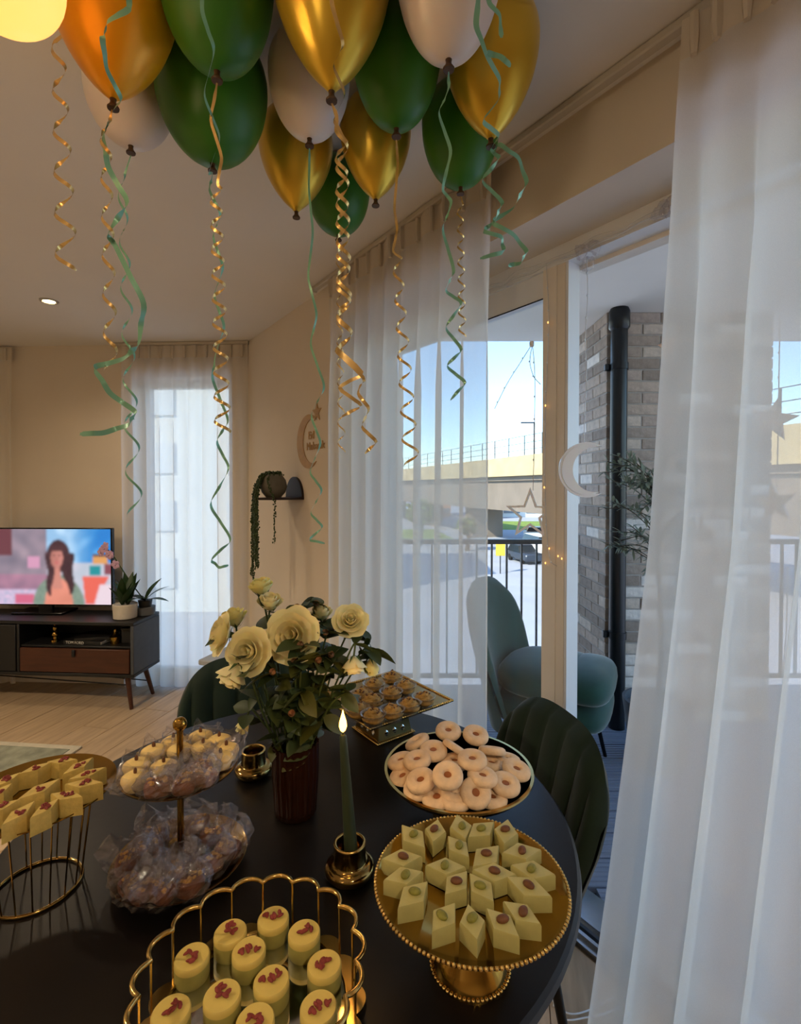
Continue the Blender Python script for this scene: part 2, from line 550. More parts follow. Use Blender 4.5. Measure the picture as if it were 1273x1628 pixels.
# ================================================================== STRUCTURE
OPEN_S0, OPEN_S1, OPEN_Z = -0.75, 2.2, 2.262          # glazed opening in the window wall
WT = 0.34
def tvp(x, y, z): return TV_T @ V((x, y, z))
corner = V((-1.145, 3.642, 0))
room_poly = [(-4.3, 3.95), (-1.0, 3.95), (WP(3.3, 0.30, 0).x, WP(3.3, 0.30, 0).y), (WP(-2.8, 0.30, 0).x, WP(-2.8, 0.30, 0).y), (2.9, -2.9), (-4.3, -2.9)]
mb = MB(); mb.prism(room_poly, CEIL, CEIL + 0.35)
struct('ceiling', mb, 'ceiling_paint', 'plain off-white ceiling above the balloons', 'ceiling')
mb = MB(); mb.prism(room_poly, -0.25, -0.006)
floor = struct('floor', mb, 'oak_dark', 'pale oak plank floor', 'floor')
# planks
PL, PW, PA = 1.45, 0.19, R(-13)
pm = MB().rbox((0, 0, -0.006), (PW - 0.003, PL - 0.003, 0.012), 0.0015).mesh('plank', 'oak', 0)
def inside(x, y):
    p = V((x, y, 0))
    return p.dot(WN) < WO + 0.14 and y < 3.8 and -3.6 < x < 2.7 and y > -0.6
def clip_room(poly):
    for nx, ny, lim in ((WN.x, WN.y, WO + 0.14), (0, 1, 3.8), (-1, 0, 3.6), (0, -1, 0.6)):
        out = []
        for i, p in enumerate(poly):
            q = poly[(i + 1) % len(poly)]
            dp_, dq = nx * p[0] + ny * p[1] - lim, nx * q[0] + ny * q[1] - lim
            if dp_ <= 0: out.append(p)
            if dp_ * dq < 0:
                t = dp_ / (dp_ - dq); out.append((p[0] + (q[0] - p[0]) * t, p[1] + (q[1] - p[1]) * t))
        poly = out
        if len(poly) < 3: return []
    return poly
_ca, _sa = math.cos(PA), math.sin(PA)
for i in range(-26, 22):
    off = rng.random() * PL
    for j in range(-3, 6):
        lx, ly = i * PW, j * PL + off
        cs = [(lx + a * (PW / 2 - .0015), ly + b * (PL / 2 - .0015)) for a, b in ((-1, -1), (1, -1), (1, 1), (-1, 1))]
        wcs = [(_ca * a - _sa * b, _sa * a + _ca * b) for a, b in cs]
        if all(inside(*w) for w in wcs):
            o = link('plank', pm, floor)
            o.location = (_ca * lx - _sa * ly, _sa * lx + _ca * ly, 0)
            o.rotation_euler = (0, 0, PA + (math.pi if rng.random() < .5 else 0))
        else:                                             # a plank cut to the wall
            cp = clip_room(wcs)
            if len(cp) >= 3:
                cx_, cy_ = _ca * lx - _sa * ly, _sa * lx + _ca * ly
                loc = [(_ca * (a - cx_) + _sa * (b - cy_), -_sa * (a - cx_) + _ca * (b - cy_)) for a, b in cp]
                o = MB().prism(loc, -0.012, 0).build('plank', 'oak', floor, 0)
                o.location = (cx_, cy_, 0); o.rotation_euler = (0, 0, PA)

# window wall with its opening
mb = MB()
wbox(mb, OPEN_S1, 3.75, 0, WT, 0, CEIL)
wbox(mb, OPEN_S0, OPEN_S1, 0, WT, OPEN_Z, CEIL)
wbox(mb, -3.0, OPEN_S0, 0, WT, 0, CEIL)
struct('wall_right', mb, 'wall_paint', 'cream painted wall holding the glazed balcony opening', 'wall')
# television wall with a tall window
TVW0, TVW1, TVWZ = -0.86, -0.14, 2.25
mb = MB()
def tbox(m, x0, x1, y0, y1, z0, z1, mi=0): return m.box(((x0 + x1) / 2, (y0 + y1) / 2, (z0 + z1) / 2), (x1 - x0, y1 - y0, z1 - z0), TV_T, mi)
tbox(mb, TVW1, 0.35, 0, 0.3, 0, CEIL); tbox(mb, -1.98, TVW0, 0, 0.3, 0, CEIL); tbox(mb, TVW0, TVW1, 0, 0.3, TVWZ, CEIL)
tbox(mb, -3.3, -2.75, 0, 0.3, 0, CEIL); tbox(mb, -2.75, -1.98, 0, 0.3, TVWZ, CEIL)
tbox(mb, -2.75, -1.98, 0.02, 0.3, 0, TVWZ)
struct('wall_back', mb, 'wall_paint', 'cream painted wall behind the television', 'wall')
mb = MB(); mb.box((-4.3, 0.6, CEIL / 2), (0.2, 7.0, CEIL))
struct('wall_left', mb, 'wall_paint', 'cream painted side wall outside the view', 'wall')
mb = MB(); mb.box((-0.8, -2.8, CEIL / 2), (7.2, 0.2, CEIL)); mb.box((2.75, -2.2, CEIL / 2), (0.2, 1.4, CEIL))
struct('wall_front', mb, 'wall_paint', 'cream painted wall behind the viewer', 'wall')

# glazed frame in the window wall
FO = 0.205                                            # inner face of the frame
win = tag(thing('window_1', 'white framed balcony glazing beside the open door', 'window'), kind='structure')
s_post_l, _ = on_wall(862, 700, FO)
s_post_r, _ = on_wall(896, 700, FO)
mb = MB(); wbox(mb, s_post_l, (s_post_l + s_post_r) / 2 - 0.012, FO, FO + 0.06, 0.03, 2.20)
wbox(mb, (s_post_l + s_post_r) / 2 - 0.006, s_post_r, FO + 0.004, FO + 0.06, 0.03, 2.20)
wbox(mb, (s_post_l + s_post_r) / 2 - 0.014, (s_post_l + s_post_r) / 2 - 0.004, FO + 0.012, FO + 0.05, 0.03, 2.20)
mb.build('door_post', 'beige_frame', win, 30)
mb = MB(); wbox(mb, s_post_r - 0.0015, s_post_r - 0.012, FO + 0.004, FO + 0.065, 0.03, 2.20)
mb.build('jamb_lining', 'white_frame', win, 30)
mb = MB(); wbox(mb, OPEN_S0, OPEN_S1, FO, FO + 0.07, 2.20, OPEN_Z); mb.build('head_frame', 'white_frame', win, 30)
mb = MB(); wbox(mb, OPEN_S0, s_post_r, FO + 0.07, FO + 0.12, 2.185, 2.235); mb.build('door_track', 'beige_frame', win, 30)
mb = MB(); wbox(mb, s_post_l, OPEN_S1, FO + 0.012, FO + 0.05, 2.11, 2.20); mb.build('sash_top', 'white_frame', win, 30)
mb = MB(); wbox(mb, s_post_l, OPEN_S1 - 0.05, FO + 0.010, FO + 0.013, 2.107, 2.111); mb.build('gasket', 'gasket', win, 0)
mb = MB(); wbox(mb, OPEN_S1 - 0.07, OPEN_S1, FO, FO + 0.07, 0.03, 2.20); mb.build('side_frame', 'white_frame', win, 30)
mb = MB(); wbox(mb, OPEN_S0, OPEN_S0 + 0.07, FO, FO + 0.07, 0.03, 2.20); mb.build('side_frame', 'white_frame', win, 30)
mb = MB(); wbox(mb, s_post_l, OPEN_S1 - 0.07, FO + 0.01, FO + 0.05, 0.03, 0.11); mb.build('sash_bottom', 'white_frame', win, 30)
mb = MB(); wbox(mb, s_post_l, OPEN_S1 - 0.07, FO + 0.028, FO + 0.034, 0.11, 2.11)
mb.build('pane', 'window_glass', win, 0)
mb = MB(); wbox(mb, OPEN_S0, OPEN_S1, 0.15, WT + 0.02, -0.01, 0.012)
mb.build('threshold', 'aluminium', win, 0)
for k, o0 in enumerate((0.17, 0.195, 0.225)):
    mb = MB(); wbox(mb, OPEN_S0, s_post_r - 0.01, o0, o0 + 0.012, 0.012, 0.024)
    mb.build('track_rail', 'aluminium' if k != 1 else 'rail_metal', win, 0)
# second window, on the television wall
w2 = tag(thing('window_2', 'tall window behind the sheer curtain on the television wall', 'window'), kind='structure')
mb = MB()
for a, b in ((TVW0, TVW0 + 0.05), (TVW1 - 0.05, TVW1)): tbox(mb, a, b, 0.15, 0.21, 0.0, TVWZ)
tbox(mb, TVW0, TVW1, 0.15, 0.21, TVWZ - 0.05, TVWZ); tbox(mb, TVW0, TVW1, 0.15, 0.21, 0, 0.07)
mb.build('window_frame', 'white_frame', w2, 30)
mb = MB(); tbox(mb, TVW0 + 0.05, TVW1 - 0.05, 0.178, 0.184, 0.07, TVWZ - 0.05); mb.build('pane', 'window_glass', w2, 0)

# curtain rails
def rail(name, label, pts, T, z, ends):
    o = thing(name, label, 'curtain rail', group='curtain rails')
    mb = MB(); mb.rbox(((pts[0] + pts[1]) / 2, -0.05, z), (abs(pts[1] - pts[0]), 0.028, 0.022), 0.004, T); mb.build('track', 'rail_white', o)
    for e in ends:
        mb = MB(); mb.rbox((e, -0.05, z), (0.012, 0.034, 0.03), 0.004, T); mb.build('end_stop', 'spot_metal', o)
        mb = MB(); mb.rbox((e + 0.35 * (1 if e < sum(pts) / 2 else -1), -0.025, z + 0.002), (0.05, 0.05, 0.02), 0.003, T); mb.build('bracket', 'spot_metal', o)
    return o
rail('curtain_rail', 'pale curtain rail along the top of the balcony wall', (-0.7, 2.40), WALL_T, CEIL - 0.012, (2.40, -0.7))
rail('curtain_rail', 'pale curtain rail above the television wall window', (-0.98, 0.02), TV_T, CEIL - 0.012, (-0.98, 0.02))

# ================================================================== BALCONY
BZ, SOF, BY = -0.02, 2.53, 3.74
ox = lambda y: (WO + WT) / WN.x - (WN.y / WN.x) * y   # outer wall face
mb = MB(); mb.prism([(ox(BY), BY), (ox(-0.4), -0.4), (3.1, -0.4), (3.1, BY)], SOF, SOF + 0.30)
struct('ceiling_balcony', mb, 'soffit', 'pale balcony soffit outside the glazing', 'ceiling')
mb = MB(); mb.prism([(ox(BY), BY), (ox(-0.4), -0.4), (3.1, -0.4), (3.1, BY)], BZ - 0.3, BZ - 0.03)
fb = struct('floor_balcony', mb, 'gasket', 'blue-grey grooved decking boards of the balcony', 'floor')
BP = 0.147
nb = 0
y = BY - BP
while y > -0.35:
    x0, x1 = ox(y) + 0.004, 3.1
    mb = MB()
    w = BP - 0.006
    prof = []
    ng = 6
    for g in range(ng):
        a = y + w * g / ng
        prof += [(a + 0.002, -0.003), (a + 0.004, 0.0), (a + w / ng - 0.004, 0.0), (a + w / ng - 0.002, -0.003)]
    prof = [(y, -0.026)] + prof + [(y + w, -0.026)]
    n = len(prof)
    vv = [(x0, p, BZ + q) for p, q in prof] + [(x1, p, BZ + q) for p, q in prof]
    ff = [(i, i + 1, n + i + 1, n + i) for i in range(n - 1)] + [tuple(range(n)), tuple(range(n, 2 * n))[::-1]]
    mb.add(vv, ff)
    mb.build('decking_board', 'deck', fb, 0)
    y -= BP
# brick pier
PX0, PX1, PY0, PY1 = 1.272, 2.30, 3.12, 3.70
pier = tag(thing('wall_balcony', 'grey-brown brick pier on the balcony behind the black downpipe', 'brick wall'), kind='structure')
mb = MB(); mb.box(((PX0 + PX1) / 2, (PY0 + PY1) / 2, (BZ + SOF) / 2), (PX1 - PX0 - 0.012, PY1 - PY0 - 0.012, SOF - BZ)); mb.build('mortar_core', 'mortar', pier, 0)
CO, BL, BW = 0.0708, 0.215, 0.1025
bms = {}
def brick(x0, x1, y0, y1, z):
    key = (round(x1 - x0, 3), round(y1 - y0, 3), rng.choice((0, 0, 1, 1, 1, 2, 2, 3, 3, 4, 5)))
    if key not in bms:
        bms[key] = MB().rbox((0, 0, 0), (x1 - x0, y1 - y0, CO - 0.010), 0.003).mesh('brick', 'brick_%d' % key[2], 0)
    o = link('brick', bms[key], pier)
    o.location = ((x0 + x1) / 2 , (y0 + y1) / 2, z)
nc = int((SOF - BZ) / CO)
for c in range(nc):
    z = BZ + CO * (c + 0.5) + 0.004
    j = 0.009
    # front face, stretchers with half bond; corner alternates
    d = rng.uniform(-0.002, 0.002)
    x = PX0 if c % 2 == 0 else PX0 + BW + j
    yend = PY0 + BW
    while x < PX1 - 0.02:
        xe = min(x + BL, PX1)
        if PX1 - xe < 0.05: xe = PX1
        brick(x, xe, PY0 + d, yend, z)
        x = xe + j
    y = PY0 if c % 2 == 1 else PY0 + BW + j
    while y < PY1 - 0.02:
        ye = min(y + BL, PY1)
        if PY1 - ye < 0.05: ye = PY1
        brick(PX0 + d, PX0 + BW, y, ye, z)
        y = ye + j
# black downpipe
pp = at_y(983, 700, PY0 - 0.06)
dp = thing('downpipe', 'black plastic downpipe standing in front of the brick pier', 'pipe', (pp.x, pp.y, 0))
PRr = 0.048
mb = MB(); mb.lathe([(PRr, BZ - 0.0), (PRr, SOF - 0.10)], 28); mb.build('pipe', 'black_pipe', dp)
mb = MB(); mb.lathe([(PRr + 0.001, SOF - 0.13), (PRr + 0.012, SOF - 0.115), (PRr + 0.012, SOF - 0.02), (PRr + 0.004, SOF)], 28); mb.build('collar', 'black_pipe', dp)
for z in (0.55, 2.18):
    mb = MB(); mb.lathe([(PRr + 0.006, z - 0.02), (PRr + 0.006, z + 0.02)], 24); mb.rbox((-PRr - 0.015, 0.02, z), (0.035, 0.03, 0.04), 0.004); mb.build('pipe_clip', 'black_pipe', dp)
# railings
def railing(label, x0, x1, y):
    o = thing('balcony_railing', label, 'railing', (0, 0, 0), group='balcony railings')
    zt = at_y(820, 861, y).z
    MB().rbox(((x0 + x1) / 2, y, zt), (x1 - x0, 0.05, 0.035), 0.006).build('top_rail', 'rail_metal', o)
    MB().rbox(((x0 + x1) / 2, y, BZ + 0.09), (x1 - x0, 0.035, 0.03), 0.005).build('bottom_rail', 'rail_metal', o)
    n = int((x1 - x0) / 0.103)
    me = MB().box((0, 0, 0), (0.012, 0.022, zt - BZ - 0.12)).mesh('baluster', 'rail_metal', 0)
    for i in range(n):
        b = link('baluster', me, o); b.location = (x0 + 0.05 + i * (x1 - x0 - 0.1) / max(1, n - 1), y, (zt + BZ + 0.09) / 2)
railing('grey metal balcony railing seen through the glass left of the brick pier', ox(3.67) + 0.02, PX0 - 0.01, 3.67)
railing('grey metal balcony railing on the far side of the brick pier', PX1 + 0.01, 3.05, 3.67)

# ================================================================== CURTAINS
def curtain(name, label, group, fn, z0, z1, nu, nv, head=0.085, matn='sheer', npl=12, headfn=None):
    """fn(u, z) -> world point of the hanging cloth"""
    o = thing(name, label, 'curtain', group=group)
    zh = z1 - head
    MB().grid(lambda u, v: fn(u, z0 + (zh - z0) * v), nu, nv).build('cloth', matn, o, 180)
    MB().grid(lambda u, v: fn(u, zh + (z1 - zh) * v), nu, 3).build('pleated_heading', 'sheer_heading', o, 60)
    for k in range(npl):                                  # pinch pleats, each a small fold standing proud of the heading
        p = fn((k + 0.5) / npl, (zh + z1) / 2); q = fn((k + 0.52) / npl, (zh + z1) / 2)
        t = (q - p); t.z = 0; t.normalize()
        n = V((t.y, -t.x, 0))
        if n.dot(V((0, 0, 0)) - p) < 0: n = -n
        mb = MB(); hw = 0.009
        zz0, zz1 = z1 - head * 1.05, z1 - 0.004
        pts = []
        for z, w, d in ((zz0, 0.006, 0.014), (zz0 + head * .35, hw, 0.02), (zz1, hw, 0.018)):
            c = p.copy(); c.z = z
            pts += [c - t * w, c - t * w * 0.9 + n * d * .8, c + n * d, c + t * w * 0.9 + n * d * .8, c + t * w]
        fs = [(r * 5 + i, r * 5 + i + 1, r * 5 + i + 6, r * 5 + i + 5) for r in range(2) for i in range(4)] + [(0, 4, 3, 2, 1), (10, 11, 12, 13, 14)]
        mb.add(pts, fs); mb.build('pleat', 'sheer_heading', o, 50)
    return o
def folds(x, z, per, amp, seed, z1):
    """soft irregular fold profile; sharper near the heading"""
    ph = 2 * math.pi * x / per
    wob = noise.noise(V((x * 3.1 + seed, z * 0.5, seed))) * 1.6
    k = min(1.0, (z1 - z) / 0.5)
    a = amp * (0.25 + 0.75 * k)
    w = math.sin(ph + wob * k)
    w = math.copysign(abs(w) ** 0.75, w)
    return a * (w + 0.35 * math.sin(0.5 * ph + 1.3 + seed + wob) * k)
CZ1 = CEIL - 0.026
cs0, _ = on_wall(784, 700, -0.05)
cs1, _ = on_wall(523, 700, -0.05)
def zfold(s, z, per, over, amp, seed):
    """drapery folds that double back on themselves: (shift along the rail, depth)"""
    k = max(0.0, min(1.0, (CZ1 - 0.10 - z) / 0.55))
    w = noise.noise(V((s * 2.3 + seed, seed * 1.7, z * 0.25))) * 2.2 + 0.5 * noise.noise(V((s * 7 + seed, 3.0, z * 0.6)))
    ph = math.tau * s / per + w
    m = 0.75 + 0.5 * noise.noise(V((s * 5.1, seed, 0.3)))
    return -over * m * math.sin(ph) * k, amp * (0.3 + 0.7 * k) * math.cos(ph)
def left_sheer(u, z):
    s = cs1 + (cs0 - cs1) * u
    ds, do = zfold(s, z, 0.118, 0.024 + 0.026 * (1 - u), 0.026, 2.0)
    e = min(1.0, u * 12, (1 - u) * 12)
    return WP(s + ds * e, -0.055 + do, z)
curtain('sheer_curtain', 'off-white sheer curtain drawn beside the white frame, behind the roses', 'sheer curtains', left_sheer, 0.015, CZ1, 300, 34, npl=13)
# right-hand sheer, swept to the left as it falls
edge_px = [(1090, 30), (1081, 200), (1076, 360), (1067, 560), (1050, 860), (1018, 1150), (988, 1400), (957, 1628)]
edge = sorted((on_wall(x, y, -0.06)[1], on_wall(x, y, -0.06)[0]) for x, y in edge_px)
def edge_s(z):
    if z <= edge[0][0]: return edge[0][1]
    for (za, sa), (zb, sb) in zip(edge, edge[1:]):
        if z <= zb: return sa + (sb - sa) * (z - za) / (zb - za)
    return edge[-1][1]
SEND = -0.55
def right_sheer(u, z):
    drop = (CZ1 - z) / CZ1
    e = edge_s(z)
    L = (edge_s(CZ1) - SEND)
    s_top = edge_s(CZ1) - L * u
    sweep = (e - edge_s(CZ1)) * (1 - u) ** 0.9
    s = s_top + sweep
    amp = 0.020 + 0.03 * drop
    ds, do = zfold(s_top, z, 0.098, 0.026 + 0.012 * drop, amp, 5.0)
    e_ = min(1.0, u * 16)
    return WP(s + ds * e_, -0.070 + do - 0.02 * drop * math.sin(u * 7 + 1), z)
curtain('sheer_curtain', 'off-white sheer curtain swept sideways in front of the open balcony door', 'sheer curtains', right_sheer, 0.012, CZ1, 320, 44, npl=22)
def tv_sheer(x0, x1, seed):
    def f(u, z):
        x = x0 + (x1 - x0) * u
        ds, do = zfold(x, z, 0.105, 0.022, 0.022, seed)
        return tvp(x + ds * min(1.0, u * 12, (1 - u) * 12), -0.055 + do, z)
    return f
curtain('sheer_curtain', 'off-white sheer curtain over the window beside the television', 'sheer curtains', tv_sheer(-0.90, 0.02, 1.0), 0.015, CZ1, 200, 30, npl=11)
curtain('sheer_curtain', 'off-white sheer curtain edge at the far left above the television', 'sheer curtains', tv_sheer(-2.9, -1.72, 7.0), 0.015, CZ1, 200, 30, npl=11)

# ================================================================== LAMPS
def downlight(label, x, y, power, spot=True):
    o = thing('ceiling_downlight', label, 'downlight', (x, y, CEIL), group='ceiling downlights')
    MB().lathe([(0.030, -0.001), (0.046, -0.001), (0.046, -0.006), (0.034, -0.008), (0.030, -0.003)], 28).build('trim_ring', 'spot_metal', o)
    MB().lathe([(0.0001, -0.0045), (0.029, -0.0045)], 24).build('lens', 'downlight_glow', o)
    ld = bpy.data.lights.new('downlight_beam', 'SPOT')
    ld.energy = power; ld.color = (1.0, 0.79, 0.54); ld.spot_size = R(150); ld.spot_blend = 1.0; ld.shadow_soft_size = 0.05
    l = bpy.data.objects.new('downlight_beam', ld); col.objects.link(l); l.parent = o; l.location = (0, 0, -0.02)
    return o
dl = at_z(78, 478, CEIL)
downlight('small lit downlight in the ceiling above the television', dl.x, dl.y, 22)
downlight('added ceiling downlight outside the view, brightening the left side', -2.6, 0.9, 220)  # this and the next are unseen, added to brighten the room
downlight('added ceiling downlight outside the view, brightening the table side', 0.6, -0.9, 85)
# globe pendants: one glowing at the upper corner, one added unseen behind the viewer to brighten the ceiling
def pendant(label, gp, GR, power, colour):
    pl = thing('pendant_lamp', label, 'lamp', gp, group='globe pendants')
    MB().sell((0, 0, 0), (GR, GR, GR), 1, 1, 40, 24).build('globe', 'lamp_glass', pl, 180)
    MB().lathe([(0.024, GR - 0.012), (0.026, GR + 0.02), (0.010, GR + 0.035)], 20).build('fitting', 'brass_dark', pl)
    MB().tube([(0, 0, GR + 0.03), (0, 0, CEIL - gp[2])], 0.004, 8).build('flex', 'black_metal', pl)
    ld = bpy.data.lights.new('pendant_bulb', 'POINT')
    ld.energy = power; ld.color = colour; ld.shadow_soft_size = GR + 0.004
    l = bpy.data.objects.new('pendant_bulb', ld); col.objects.link(l); l.parent = pl
pendant('glowing warm globe lamp at the upper left corner of the room', tuple(at_y(2, -50, 0.72)), 0.077, 20, (1.0, 0.70, 0.38))
pendant('added warm globe lamp, unseen behind the viewer, brightening the ceiling', (-1.1, -1.1, 1.95), 0.11, 155, (1.0, 0.80, 0.56))

# ================================================================== OUTSIDE WORLD
GZ = -5.5
mb = MB(); mb.box((60, 120, GZ - 0.1), (600, 400, 0.2)); mb.box((60, -85, GZ - 0.1), (600, 10, 0.2))
struct('ground', mb, 'asphalt', 'pale asphalt road and yard below the balcony', 'ground', 0)
def patch(name, label, pts, matn, z):
    mb = MB(); n = len(pts)
    mb.prism([(p.x, p.y) for p in pts], GZ, GZ + z); return struct(name, mb, matn, label, 'ground', 0)
patch('lawn', 'strip of green grass below the viaduct', [at_z(690, 842, GZ), at_z(600, 842, GZ), at_z(560, 866, GZ), at_z(735, 864, GZ)][::-1], 'grass', 0.05)
patch('lawn', 'dry grass verge beyond the road', [at_z(980, 829, GZ), at_z(740, 829, GZ), at_z(720, 841, GZ), at_z(1000, 845, GZ)][::-1], 'grass', 0.05)
# viaduct
va, vb = V((-9.0, 124, 0)), V((24, 15.4, 0))
vd = (vb - va).normalized(); vnrm = V((vd.y, -vd.x, 0))
if vnrm.y > 0: vnrm = -vnrm                        # towards the flat
vt = Matrix(((vd.x, -vnrm.x, 0, va.x), (vd.y, -vnrm.y, 0, va.y), (0, 0, 1, 0), (0, 0, 0, 1)))
vL = (vb - va).length
vi = thing('viaduct', 'concrete road viaduct crossing the view beyond the balcony railing', 'viaduct')
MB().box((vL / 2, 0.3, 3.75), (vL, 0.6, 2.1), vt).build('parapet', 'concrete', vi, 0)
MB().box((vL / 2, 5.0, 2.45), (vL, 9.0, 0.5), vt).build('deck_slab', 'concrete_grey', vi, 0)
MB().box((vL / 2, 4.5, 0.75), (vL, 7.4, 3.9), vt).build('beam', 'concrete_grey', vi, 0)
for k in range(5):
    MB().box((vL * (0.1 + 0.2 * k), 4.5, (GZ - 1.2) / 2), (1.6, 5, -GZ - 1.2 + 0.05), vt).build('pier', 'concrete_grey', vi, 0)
fpost = MB().box((0, 0, 1.05), (0.09, 0.09, 2.1)).mesh('fence_post', 'rail_metal', 0)
for k in range(34):
    b = link('fence_post', fpost, vi); b.location = vt @ V((2 + k * 3.3, 0.3, 4.78))
for z in (0.6, 1.3, 2.05):
    MB().box((vL / 2, 0.3, 4.8 + z), (vL, 0.04, 0.05), vt).build('fence_wire', 'rail_metal', vi, 0)
lp = at_y(849, 716, 54)
st = thing('street_lamp', 'thin street lamp standing on the viaduct', 'street lamp', (lp.x, lp.y, 4.8))
lh = at_y(849, 672, 54).z - 4.8
MB().tube([(0, 0, 0), (0, 0, lh)], 0.09, 8).build('pole', 'rail_metal', st)
MB().rbox((-0.7, 0, lh), (1.5, 0.2, 0.14), 0.03).build('lamp_head', 'rail_metal', st)
def block(name, label, x0, x1, y0, dep, h, wallm, rows, cols, flat=True):
    o = thing(name, label, 'building', ((x0 + x1) / 2, y0 + dep / 2, GZ))
    W = x1 - x0
    MB().box((0, 0, h / 2), (W, dep, h)).build('wall', wallm, o, 0)
    MB().box((0, 0, h + 0.2), (W + 0.6, dep + 0.6, 0.4)).build('roof', 'concrete_grey', o, 0)
    me = MB().box((0, 0, 0), (W / cols * 0.72, 0.3, h / rows * 0.42)).mesh('window', 'house_glass', 0)
    for r in range(rows):
        for c in range(cols):
            w = link('window', me, o); w.location = (-W / 2 + W * (c + .5) / cols, -dep / 2 - 0.02, h * (r + .55) / rows)
block('far_building', 'long white building seen beneath the viaduct', 23.5, 60, 118, 14, 11, 'house_white', 4, 7)
block('far_building', 'orange brick building beside the white one beneath the viaduct', 16.5, 22.6, 112, 12, 9, 'house_brick', 3, 3)
block('far_building', 'tan building behind the sheer curtain beyond the lawn', 3, 12, 120, 12, 8, 'house_brick', 3, 4)
mat('pale_glass', (216, 219, 219), 0.4)
def pale_block():  # unseen block added so the curtained window looks evenly bright
    o = thing('far_building', 'pale rendered building added to brighten the curtained window beside the television', 'building', (-15.5, 34, GZ))
    MB().box((0, 0, 7), (17, 12, 14)).build('wall', 'house_white', o, 0)
    MB().box((0, 0, 14.2), (17.6, 12.6, .4)).build('roof', 'concrete_grey', o, 0)
    me = MB().box((0, 0, 0), (1.5, .2, 1.7)).mesh('window', 'pale_glass', 0)
    for r in range(4):
        for c in range(4):
            w = link('window', me, o); w.location = (-6.6 + c * 4.4, -6.02, 2.2 + r * 3.2)
pale_block()
def car(label, px, py, ang, body, L=4.3, W=1.8, H=1.45, van=False):
    p = at_z(px, py, GZ)
    o = thing('car', label, 'van' if van else 'car', (p.x, p.y, GZ), ang)
    hb = H * (0.5 if not van else 0.62)
    MB().rbox((0, 0, 0.28 + hb / 2), (W, L, hb), 0.14).build('body', body, o)
    y0, y1 = (-L * .18, L * .42) if not van else (-L * .40, L * .49)
    w0, w1 = W / 2 * .97, W / 2 * .78
    z0, z1 = 0.28 + hb - 0.02, H + 0.1
    cab = MB(); cab.add([(-w0, y0, z0), (w0, y0, z0), (w0, y1, z0), (-w0, y1, z0), (-w1, y0 + .5, z1), (w1, y0 + .5, z1), (w1, y1 - .3, z1), (-w1, y1 - .3, z1)],
            [(0, 1, 5, 4), (1, 2, 6, 5), (2, 3, 7, 6), (3, 0, 4, 7)]); cab.build('glasshouse', 'car_glass', o, 0)
    MB().rbox((0, (y0 + y1) / 2 + .1, z1 + .02), (2 * w1, y1 - y0 - .7, 0.08), 0.03).build('roof', body, o)
    for sx in (-1, 1):
        for sy in (-1, 1):
            MB().lathe([(0.0, -0.11), (0.32, -0.11), (0.32, 0.11), (0.0, 0.11)], 16, TR((sx * (W / 2 - .1), sy * L * .3, .32), ry=R(90))).build('wheel', 'tyre', o)
    return o
car('dark car parked below the railing beside the yellow sign', 833, 893, R(12), 'car_dark')
car('white van parked behind the dark car below the railing', 858, 884, R(8), 'car_white', 5.0, 1.95, 2.0, True)
car('small white car on the far road under the star', 858, 856, R(80), 'car_white')
sp = at_z(795, 912, GZ)
sg = thing('road_sign', 'small yellow road sign on a thin post below the railing', 'sign', sp)
MB().tube([(0, 0, 0), (0, 0, 2.2)], 0.05, 8).build('post', 'rail_metal', sg)
MB().rbox((0, -0.06, 2.0), (0.75, 0.06, 1.1), 0.02).build('sign_board', 'sign_yellow', sg)
def tree(label, px, py, h, rad, seed):
    p = at_z(px, py, GZ); o = thing('tree', label, 'tree', p, group='trees beyond the lawn')
    rr = random.Random(seed)
    MB().tube([(0, 0, 0), (0.2, 0, h * .35), (0, .1, h * .6)], [.25, .2, .1], 8).build('trunk', 'bark', o)
    mb = MB()
    for k in range(260):
        d = V((rr.gauss(0, 1), rr.gauss(0, 1), rr.gauss(0, 1))).normalized() * rad * rr.uniform(.55, 1)
        c = V((d.x, d.y, h * .65 + d.z * .8))
        a, b = V((rr.gauss(0, 1), rr.gauss(0, 1), rr.gauss(0, 1))).normalized() * .35, V((rr.gauss(0, 1), rr.gauss(0, 1), rr.gauss(0, 1))).normalized() * .3
        mb.add([c - a, c + b, c + a, c - b], [(0, 1, 2, 3)])
    tag(mb.build('crown', 'tree_leaf', o, 0), kind='stuff')
tree('bushy tree seen faintly through the sheer curtain beside the lawn', 668, 868, 6.2, 1.9, 3)
tree('smaller bushy tree at the far end of the lawn', 742, 876, 4.2, 1.1, 4)

# ================================================================== FURNITURE: TABLE AND CHAIRS
TC, TRAD, TZ = V((-0.215, 1.065, 0)), 0.568, 0.75
tb = thing('dining_table', 'round dark wooden dining table laden with sweets', 'table', TC)
MB().lathe([(0.0001, TZ - 0.034), (TRAD - 0.03, TZ - 0.034), (TRAD - 0.008, TZ - 0.028), (TRAD, TZ - 0.016), (TRAD - 0.002, TZ - 0.005), (TRAD - 0.008, TZ), (0.0001, TZ)], 96).build('table_top', 'table_top', tb, 25)
MB().lathe([(0.20, TZ - 0.054), (0.20, TZ - 0.0341)], 40).build('mounting_plate', 'black_metal', tb)
for a in (35, 125, 215, 305):
    c, s = math.cos(R(a)), math.sin(R(a))
    MB().tube([(0.14 * c, 0.14 * s, TZ - 0.05), (0.25 * c, 0.25 * s, 0.35), (0.43 * c, 0.43 * s, 0.0)], [.022, .02, .016], 12).build('leg', 'black_metal', tb)

